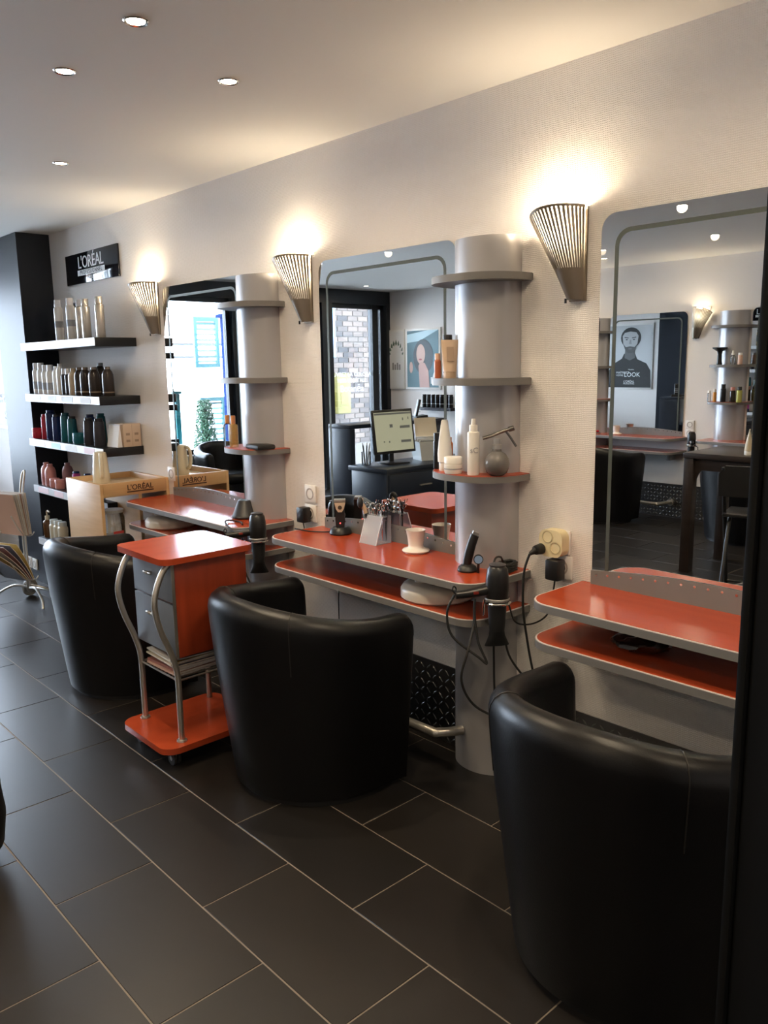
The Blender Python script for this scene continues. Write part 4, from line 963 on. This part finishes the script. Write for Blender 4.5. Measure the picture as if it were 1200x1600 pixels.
flat(wp, 'printed_bottles', [(-.25,-.30), (-.25,-.17), (-.22,-.15), (-.19,-.17), (-.17,-.22), (-.14,-.22), (-.14,-.30)], ink_('pale', .62), 2)
fp = poster('framed_poster', 'white poster with leaf wreath drawing beside the street window', (XL, 7.64, 1.56), PI/2, .30, .74)
G().box(-.135, .135, -.0150, -.0142, -.35, .35).out('poster_ground', ink_('white', .72), fp)
for k in range(9):
    a = PI*(.05+.9*k/8); flat(fp, 'printed_leaf', [(u, v) for u, v in [(.10*math.cos(a), .05+.12*math.sin(a)), (.13*math.cos(a)+.02*math.sin(a), .05+.15*math.sin(a)-.02*math.cos(a)), (.135*math.cos(a), .05+.20*math.sin(a)), (.12*math.cos(a)-.02*math.sin(a), .05+.15*math.sin(a)+.02*math.cos(a))]], ink_('leaf', 0, (.10,.15,.12)), 0)
for k in range(4): flat(fp, 'printed_bottle', rrect(-.075+.04*k, -.047+.04*k, -.13, -.06+.02*(k % 2), .006), ink_('bottleprint', 0, (.25,.24,.24)), 0)
mp = poster('framed_poster', 'grey portrait poster of a bearded man with white lettering, behind the pillar', (XR, 6.845, 1.56), -PI/2, .78, 1.04)
G().box(-.375, .375, -.0150, -.0142, -.495, .495).out('poster_ground', ink_('grey', .50), mp)
flat(mp, 'printed_jacket', [(-.375,-.495), (-.36,-.22), (-.30,-.12), (-.14,-.03), (-.10,.05), (.09,.05), (.13,-.04), (.29,-.11), (.36,-.22), (.375,-.495)], ink_('jacket', .030), 0)
flat(mp, 'printed_neck', [(-.09,-.02), (-.085,.12), (.085,.12), (.09,-.02), (.0,-.06)], ink_('neck', .12), 1)
flat(mp, 'printed_hair', [(u*1.0, v) for u, v in ell(.01,.30,.175,.165)], ink_('manhair', .035), 2)
flat(mp, 'printed_face', [(-.135,.33), (-.12,.20), (-.08,.10), (-.03,.055), (.04,.055), (.09,.10), (.125,.20), (.14,.33), (.10,.385), (0,.40), (-.10,.38)], ink_('manface', .42), 3)
flat(mp, 'printed_beard', [(-.125,.21), (-.08,.10), (-.03,.055), (.04,.055), (.09,.10), (.13,.21), (.08,.155), (.0,.165), (-.075,.155)], ink_('beard', .09), 4)
for s in (-1, 1):
    flat(mp, 'printed_brow', [(s*.03,.305), (s*.10,.315), (s*.10,.300), (s*.03,.292)], ink_('brow', .05), 4)
    flat(mp, 'printed_eye', ell(s*.062,.272,.020,.009), ink_('brow', .05), 4)
flat(mp, 'printed_nose', [(-.008,.27), (.014,.27), (.026,.20), (-.022,.20)], ink_('nose', .28), 4)
flat(mp, 'printed_mouth', ell(.002,.125,.035,.010), ink_('mouth', .16), 5)
inkw = ink_('whiteink', .82)
for txt, sz, px, pz, al in (('Homme', .030, .03, -.205, 'CENTER'), ('MAÎTRISEZ', .048, -.23, -.255, 'LEFT'), ('VOTRE', .040, -.23, -.300, 'LEFT'), ('LOOK', .100, -.09, -.290, 'LEFT'), ("L'ORÉAL", .050, .0, -.400, 'CENTER'), ('PROFESSIONNEL', .026, .0, -.435, 'CENTER')):
    lettering('lettering', txt, sz, inkw, mp, frame_M((px,-.0168,pz), (1,0,0), (0,0,1)), align=al, depth=.0004)
wsft = thing('small_wall_shelf', 'small dark wall shelf with a row of black bottles under the woman poster', 'shelf', (XL, 6.84, .98), PI/2)
G().box(-.27, .27, -.16, -GAP, -.035, 0, .002).out('board', lacquer, wsft)
G().box(-.27, .27, -.162, -.1602, -.033, -.002).out('front_strip', char, wsft)
for k in range(7): bottle((XL+.10, 6.62+.073*k, .98), .155, .030, blk, char, 'black bottle in the row on the small dark wall shelf', 'black bottles on the small wall shelf', cap=.1, capr=.85, sh=.05, lab=(ink,.3,.36))
# shop window lettering (reads from the street)
vinyl = transluc('white_vinyl', (.9,.9,.9))
wl_ = thing('window_lettering', 'white lettering stuck on the street window', 'lettering', (-2.22, YF+.0535, 1.31), PI)
for txt, sz, z in (('DÉCOUVREZ LA COLORATION', .070, .075), ('100% VÉGÉTALE', .068, 0), ('Botanēa', .115, -.10)):
    lettering('lettering', txt, sz, vinyl, wl_, frame_M((0,-.0012,z), (1,0,0), (0,0,1)), depth=.0006)

# ------------------------------------------------------------------ high brown table and folding stool in the aisle
bt = thing('high_table', 'dark brown wooden high table with rounded leg brackets', 'table', (-1.22, 2.40, 0))
G().box(-.31, .31, -.38, .37, .822, .860, .003).out('table_top', brown, bt)
for sx in (-1, 1):
    for sy in (-1, 1): G().box(sx*.265-.035, sx*.265+.035, sy*.33-.035, sy*.33+.035, 0, .8215, .004).out('leg', brown, bt)
for sx in (-1, 1):
    p = [(-.2945,.8215), (-.2945,.60)] + [(-.2945+.06*(1-math.cos(a)), .60+.14*math.sin(a)) for a in (.3,.6,.9,1.2,1.5)] + [(.2345-.0+.06*math.cos(a), .60+.14*math.sin(a)) for a in (1.5,1.2,.9,.6,.3)] + [(.2945,.60), (.2945,.8215)]
    G().prism(p, sx*.265-.012, sx*.265+.012, 'x').out('apron', brown, bt)
tb3 = thing('squeeze_tube', 'beige printed squeeze tube standing on the high brown table', 'tube', (-1.02, 2.36, .860), R(-20))
g = G(); b = g.b; rs = []
for z, rx, ry in ((.0,.026,.026), (.028,.026,.026), (.029,.029,.028), (.08,.033,.022), (.165,.038,.004), (.172,.038,.003)):
    rs.append([b.verts.new((rx*math.cos(2*PI*i/16), ry*math.sin(2*PI*i/16), z)) for i in range(16)])
for A, Q in zip(rs, rs[1:]):
    for i in range(16): b.faces.new((A[i], A[(i+1)%16], Q[(i+1)%16], Q[i]))
b.faces.new(rs[0][::-1]); b.faces.new(rs[-1]); g.out('tube_body', pm('sand', (.62,.52,.36), .4), tb3)
G().lathe([(.0263,.001), (.027,.003), (.027,.026), (.0263,.028)], seg=16).out('cap', wh, tb3)
for k in range(5): G().obox((0,-.0235+.0019*k,.065+.018*k), .036, .0022, .006, (R(-12),0,0)).out('printed_line', pm('sand_dark', (.30,.24,.16), .5), tb3)
st = thing('folding_stool', 'black folding high chair with slim seat beside the brown table', 'chair', (-.62, 2.12, 0), R(75))
g = G()
for s in (-1, 1): g.tube([(s*.18,.20,.0), (s*.18,.02,.45), (s*.18,-.10,.74), (s*.18,-.13,.84)], .012, 10, smooth=4)
g.out('back_leg', blackp, st)
g = G()
for s in (-1, 1): g.tube([(s*.155,-.20,.0), (s*.155,-.02,.40), (s*.155,.04,.52)], .012, 10, smooth=4)
g.tube([(-.155,-.19,.03), (.155,-.19,.03)], .010, 8); g.tube([(-.18,.18,.05), (.18,.18,.05)], .010, 8); g.out('front_leg', blackp, st)
G().box(-.19, .19, -.05, .24, .515, .540, .010).out('seat', blackp, st)
G().prism([(-.20,.66), (.20,.66), (.205,.80), (.17,.85), (-.17,.85), (-.205,.80)], -.135, -.112, 'y').out('backrest', blackp, st)

# ------------------------------------------------------------------ products across the room (seen in the mirror)
for k, (yy, h, m_, cm, lb) in enumerate([(3.435,.10,clearp,wh,'small clear dropper bottle on the lower column shelf across the room'), (3.385,.11,pm('orange2',(.62,.30,.08),.3),wh,'slim orange tube on the lower column shelf across the room'), (3.31,.155,blk,blk,'wide black tube on the lower column shelf across the room'), (3.225,.13,dk,pink,'dark bottle with pink cap on the lower column shelf across the room'), (3.165,.135,pm('olive',(.42,.42,.10),.35),blk,'olive yellow tube on the lower column shelf across the room')]):
    bottle((XL+.16, yy, Z1), h, .019 if k < 2 else .028, m_, cm, lb, 'products on the far column', cap=.22, capr=.8, sh=.05, flat=.8)
dd = thing('dryer_nozzle', 'black flared dryer diffuser standing on the far column middle shelf', 'diffuser', (XL+.16, 3.36, Z2))
G().lathe([(0,0), (.022,0), (.025,.006), (.020,.03), (.018,.09), (.024,.115)], seg=20).out('neck', blackp, dd)
G().lathe([(.024,.115), (.062,.140), (.064,.150), (0,.152)], seg=20).out('bowl', blackp, dd)
bottle((XL+.15, 3.245, Z2), .10, .021, clearp, wh, 'clear spray flask on the far column middle shelf', 'products on the far column', cap=.2, capr=.6, sh=.2, spray=True)
bottle((XL+.15, 3.18, Z2), .10, .020, pm('peach', (.6,.4,.3)), wh, 'peach-coloured bottle on the far column middle shelf', 'products on the far column', cap=.2, capr=.9, sh=.05)
bottle((XL+.14, 4.62, Z3), .13, .022, blk, blk, 'black bottle on the top shelf of the far column', 'products on the far column', cap=.2, capr=.8, sh=.1)
bt_ = thing('bead_tray', 'small tray of red beads on the styling table across the room', 'tray', (XL+.20, 4.62, T), PI/2)
G().box(-.09, .09, -.03, .03, 0, .014, .003).out('tray', chrome, bt_)
for k in range(10): G().sphere((-.075+.0165*k, random.uniform(-.012,.012), .026), .013, seg=10).out('bead', [red, pm('coral',(.62,.12,.06),.3)][k % 2], bt_)

# ------------------------------------------------------------------ tall black clothes stand by the window
ds = thing('display_stand', 'slim black metal display stand with clamps by the street window', 'stand', (.62, 7.35, 0))
G().cyl((0,0,.012), (0,0,1.98), .012, seg=10).out('pole', blackp, ds)
G().cyl((-.10,0,.012), (-.10,0,1.30), .010, seg=10).out('pole', blackp, ds)
G().lathe([(0,0), (.17,0), (.17,.008), (.02,.012), (0,.012)], seg=24).out('base', blackp, ds)
for z in (1.62, 1.12, .78): G().box(-.12, .035, -.03, .03, z-.03, z+.03, .004).out('clamp', blackp, ds)

# ------------------------------------------------------------------ street
struct('ground_street', G().box(-14, 12, YF+.16, 26, -.30, -.10), mat('pale_paving', (.62,.63,.62), .7, noise=(2, (.55,.56,.56))))
mort = mat('mortar', (.11,.10,.09), .85)
bw_ = G().box(-6.2, -3.05, 10.02, 10.30, -.10, 3.2).out('brick_house', mort); tag(bw_, 'brick house wall across the street seen through the window', 'building')
brm = [mat('brick_%d' % i, c, .8, noise=(30, tuple(v*.8 for v in c))) for i, c in enumerate([(.085,.066,.056), (.058,.047,.043), (.115,.088,.072), (.035,.031,.031), (.095,.072,.060)])]
bms = []
for m_ in brm:
    me = G().box(-.100, .100, -.010, .020, -.0345, .0345, .003, 1).mesh('brick'); me.materials.append(m_); bms.append(me)
rowi = 0; z = .30
while z < 2.75:
    x = -5.15 + (.105 if rowi % 2 else 0)
    while x < -3.25:
        o = bpy.data.objects.new('brick', random.choice(bms)); C.objects.link(o); o.parent = bw_; o.location = (x, 10.015+random.uniform(-.003,.002), z)
        x += .21
    z += .080; rowi += 1
G().box(-6.2, -3.05, 8.9, 10.30, 3.2, 3.35).out('shade_overhang', mat('overhang', (.3,.28,.26), .7), bw_)  # unseen overhang added to shade the bricks below
mb = thing('mail_box', 'yellow street letter box on the brick wall', 'letter box', (-3.72, 9.995, .76), 0)
ym = mat('post_yellow', (.085,.072,.008), .5)
G().box(-.135, .135, -.20, 0.008, 0, .62, .02).out('body', ym, mb)
G().box(-.10, .10, -.204, -.2002, .47, .52).out('slot_plate', mat('post_dark', (.10,.08,.02), .4), mb)
G().box(-.07, .07, -.204, -.2002, .15, .36).out('notice_plate', mat('post_amber', (.10,.068,.006), .5), mb)
sgn = thing('street_sign', 'blue hanging sign panel beside the brick wall', 'sign', (-3.36, 9.7, 1.62))
G().box(-.11, .11, -.03, .03, 0, .85, .006).out('panel', mat('sign_blue', (.10,.20,.36), .4), sgn)
G().box(-.012, .012, -.012, .012, -1.72, 0).out('post', blackp, sgn)
# planter with clipped cone tree
tp = thing('topiary_cone', 'clipped green topiary cone in a white planter outside the street window', 'tree', (-.56, 8.62, -.10))
G().box(-.17, .17, -.17, .17, 0, .55, .01).out('planter', mat('planter_white', (.75,.76,.76), .5), tp)
g = G(); b = g.b
for i in range(2600):
    zz = random.random()**1.15; rr = (.165*(1-zz)+.075*zz)*(0.75+.32*random.random()); a = random.uniform(0, 2*PI)
    c = Vector((rr*math.cos(a), rr*math.sin(a), .56+zz*.66)); n = Vector((math.cos(a)+random.uniform(-.8,.8), math.sin(a)+random.uniform(-.8,.8), random.uniform(-.3,.9))).normalized()
    q = n.orthogonal().normalized(); q.rotate(Matrix.Rotation(random.uniform(0,6.28),3,n)); p = n.cross(q); s = .017
    b.faces.new([b.verts.new(c+q*s), b.verts.new(c+p*s*.5), b.verts.new(c-q*s), b.verts.new(c-p*s*.5)])
fo = g.out('foliage', mat('box_leaves', (.025,.075,.035), .5), tp); fo['kind'] = 'stuff'
G().cyl((0,0,.5), (0,0,1.16), .06, .03).out('trunk', mat('dark_core', (.012,.025,.012), .9), tp)
# turquoise shuttered house front
sh_m = mat('pale_turquoise', (.075,.19,.21), .7); bl_m = mat('strong_blue', (.0006,.016,.085), .8, spec=.1)
def shutter(loc, w, h, label, m_):
    t = thing('louvred_shutter', label, 'shutter', loc, 0)
    G().box(-w/2, -w/2+.04, -.02, .02, 0, h).box(w/2-.04, w/2, -.02, .02, 0, h).box(-w/2+.04, w/2-.04, -.02, .02, 0, .05).box(-w/2+.04, w/2-.04, -.02, .02, h-.05, h).out('stile_frame', m_, t)
    n = int((h-.12)/.055)
    me = G().obox((0,0,0), w-.082, .03, .008, (R(35),0,0)).mesh('slat')
    me.materials.append(m_)
    for k in range(n):
        o = bpy.data.objects.new('slat', me); C.objects.link(o); o.parent = t; o.location = (0, 0, .075+(h-.15)*k/(n-1))
shutter((-.80, 8.9, 1.50), .34, .60, 'pale turquoise louvred shutter, the upper one outside the window', sh_m)
shutter((-.84, 8.9, .42), .34, .72, 'pale turquoise louvred shutter, the lower one beside the topiary cone', sh_m)
t = thing('blue_post', 'bright blue post outside the street window', 'post', (-.60, 8.15, -.10))
G().box(-.035, .035, -.035, .035, 0, 2.15, .004).out('shaft', bl_m, t); G().box(-.07, .07, -.07, .07, 2.151, 2.19, .004).out('cap', bl_m, t)
t = thing('turquoise_post', 'turquoise post at the edge of the street window', 'post', (.03, 8.2, -.10))
G().box(-.03, .03, -.03, .03, 0, 1.32, .004).out('shaft', mat('turquoise', (.006,.13,.15), .5), t); G().box(-.045, .045, -.045, .045, 1.321, 1.35, .004).out('cap', mat('turquoise', (.006,.13,.15), .5), t)
cn = thing('street_canopy', 'beige roofed canopy with strip lights across the street', 'canopy', (-3.4, 14, 0))
G().box(-1.6, 1.6, -.3, 5.0, 2.25, 2.45).out('soffit', mat('canopy_beige', (.16,.105,.08), .7), cn)
for a in (-.9, .2): G().obox((a,1.2,2.22), .10, 1.6, .05, (0,0,R(35))).out('strip_light', mat('strip_glow', (.9,.9,.9), .5, emit=(1,1,1,6)), cn)
for a in (-1.5, 1.5): G().box(a-.05, a+.05, -.05, .05, -.10, 2.2495).out('post', mat('canopy_post', (.06,.065,.07), .5), cn)
g = G()
G().box(-1.45, 1.45, -.02, .02, 1.68, 1.72).out('rail', mat('canopy_post', (.06,.065,.07), .5), cn); G().box(-1.45, 1.45, -.02, .02, 1.92, 1.96).out('rail', mat('canopy_post', (.06,.065,.07), .5), cn)
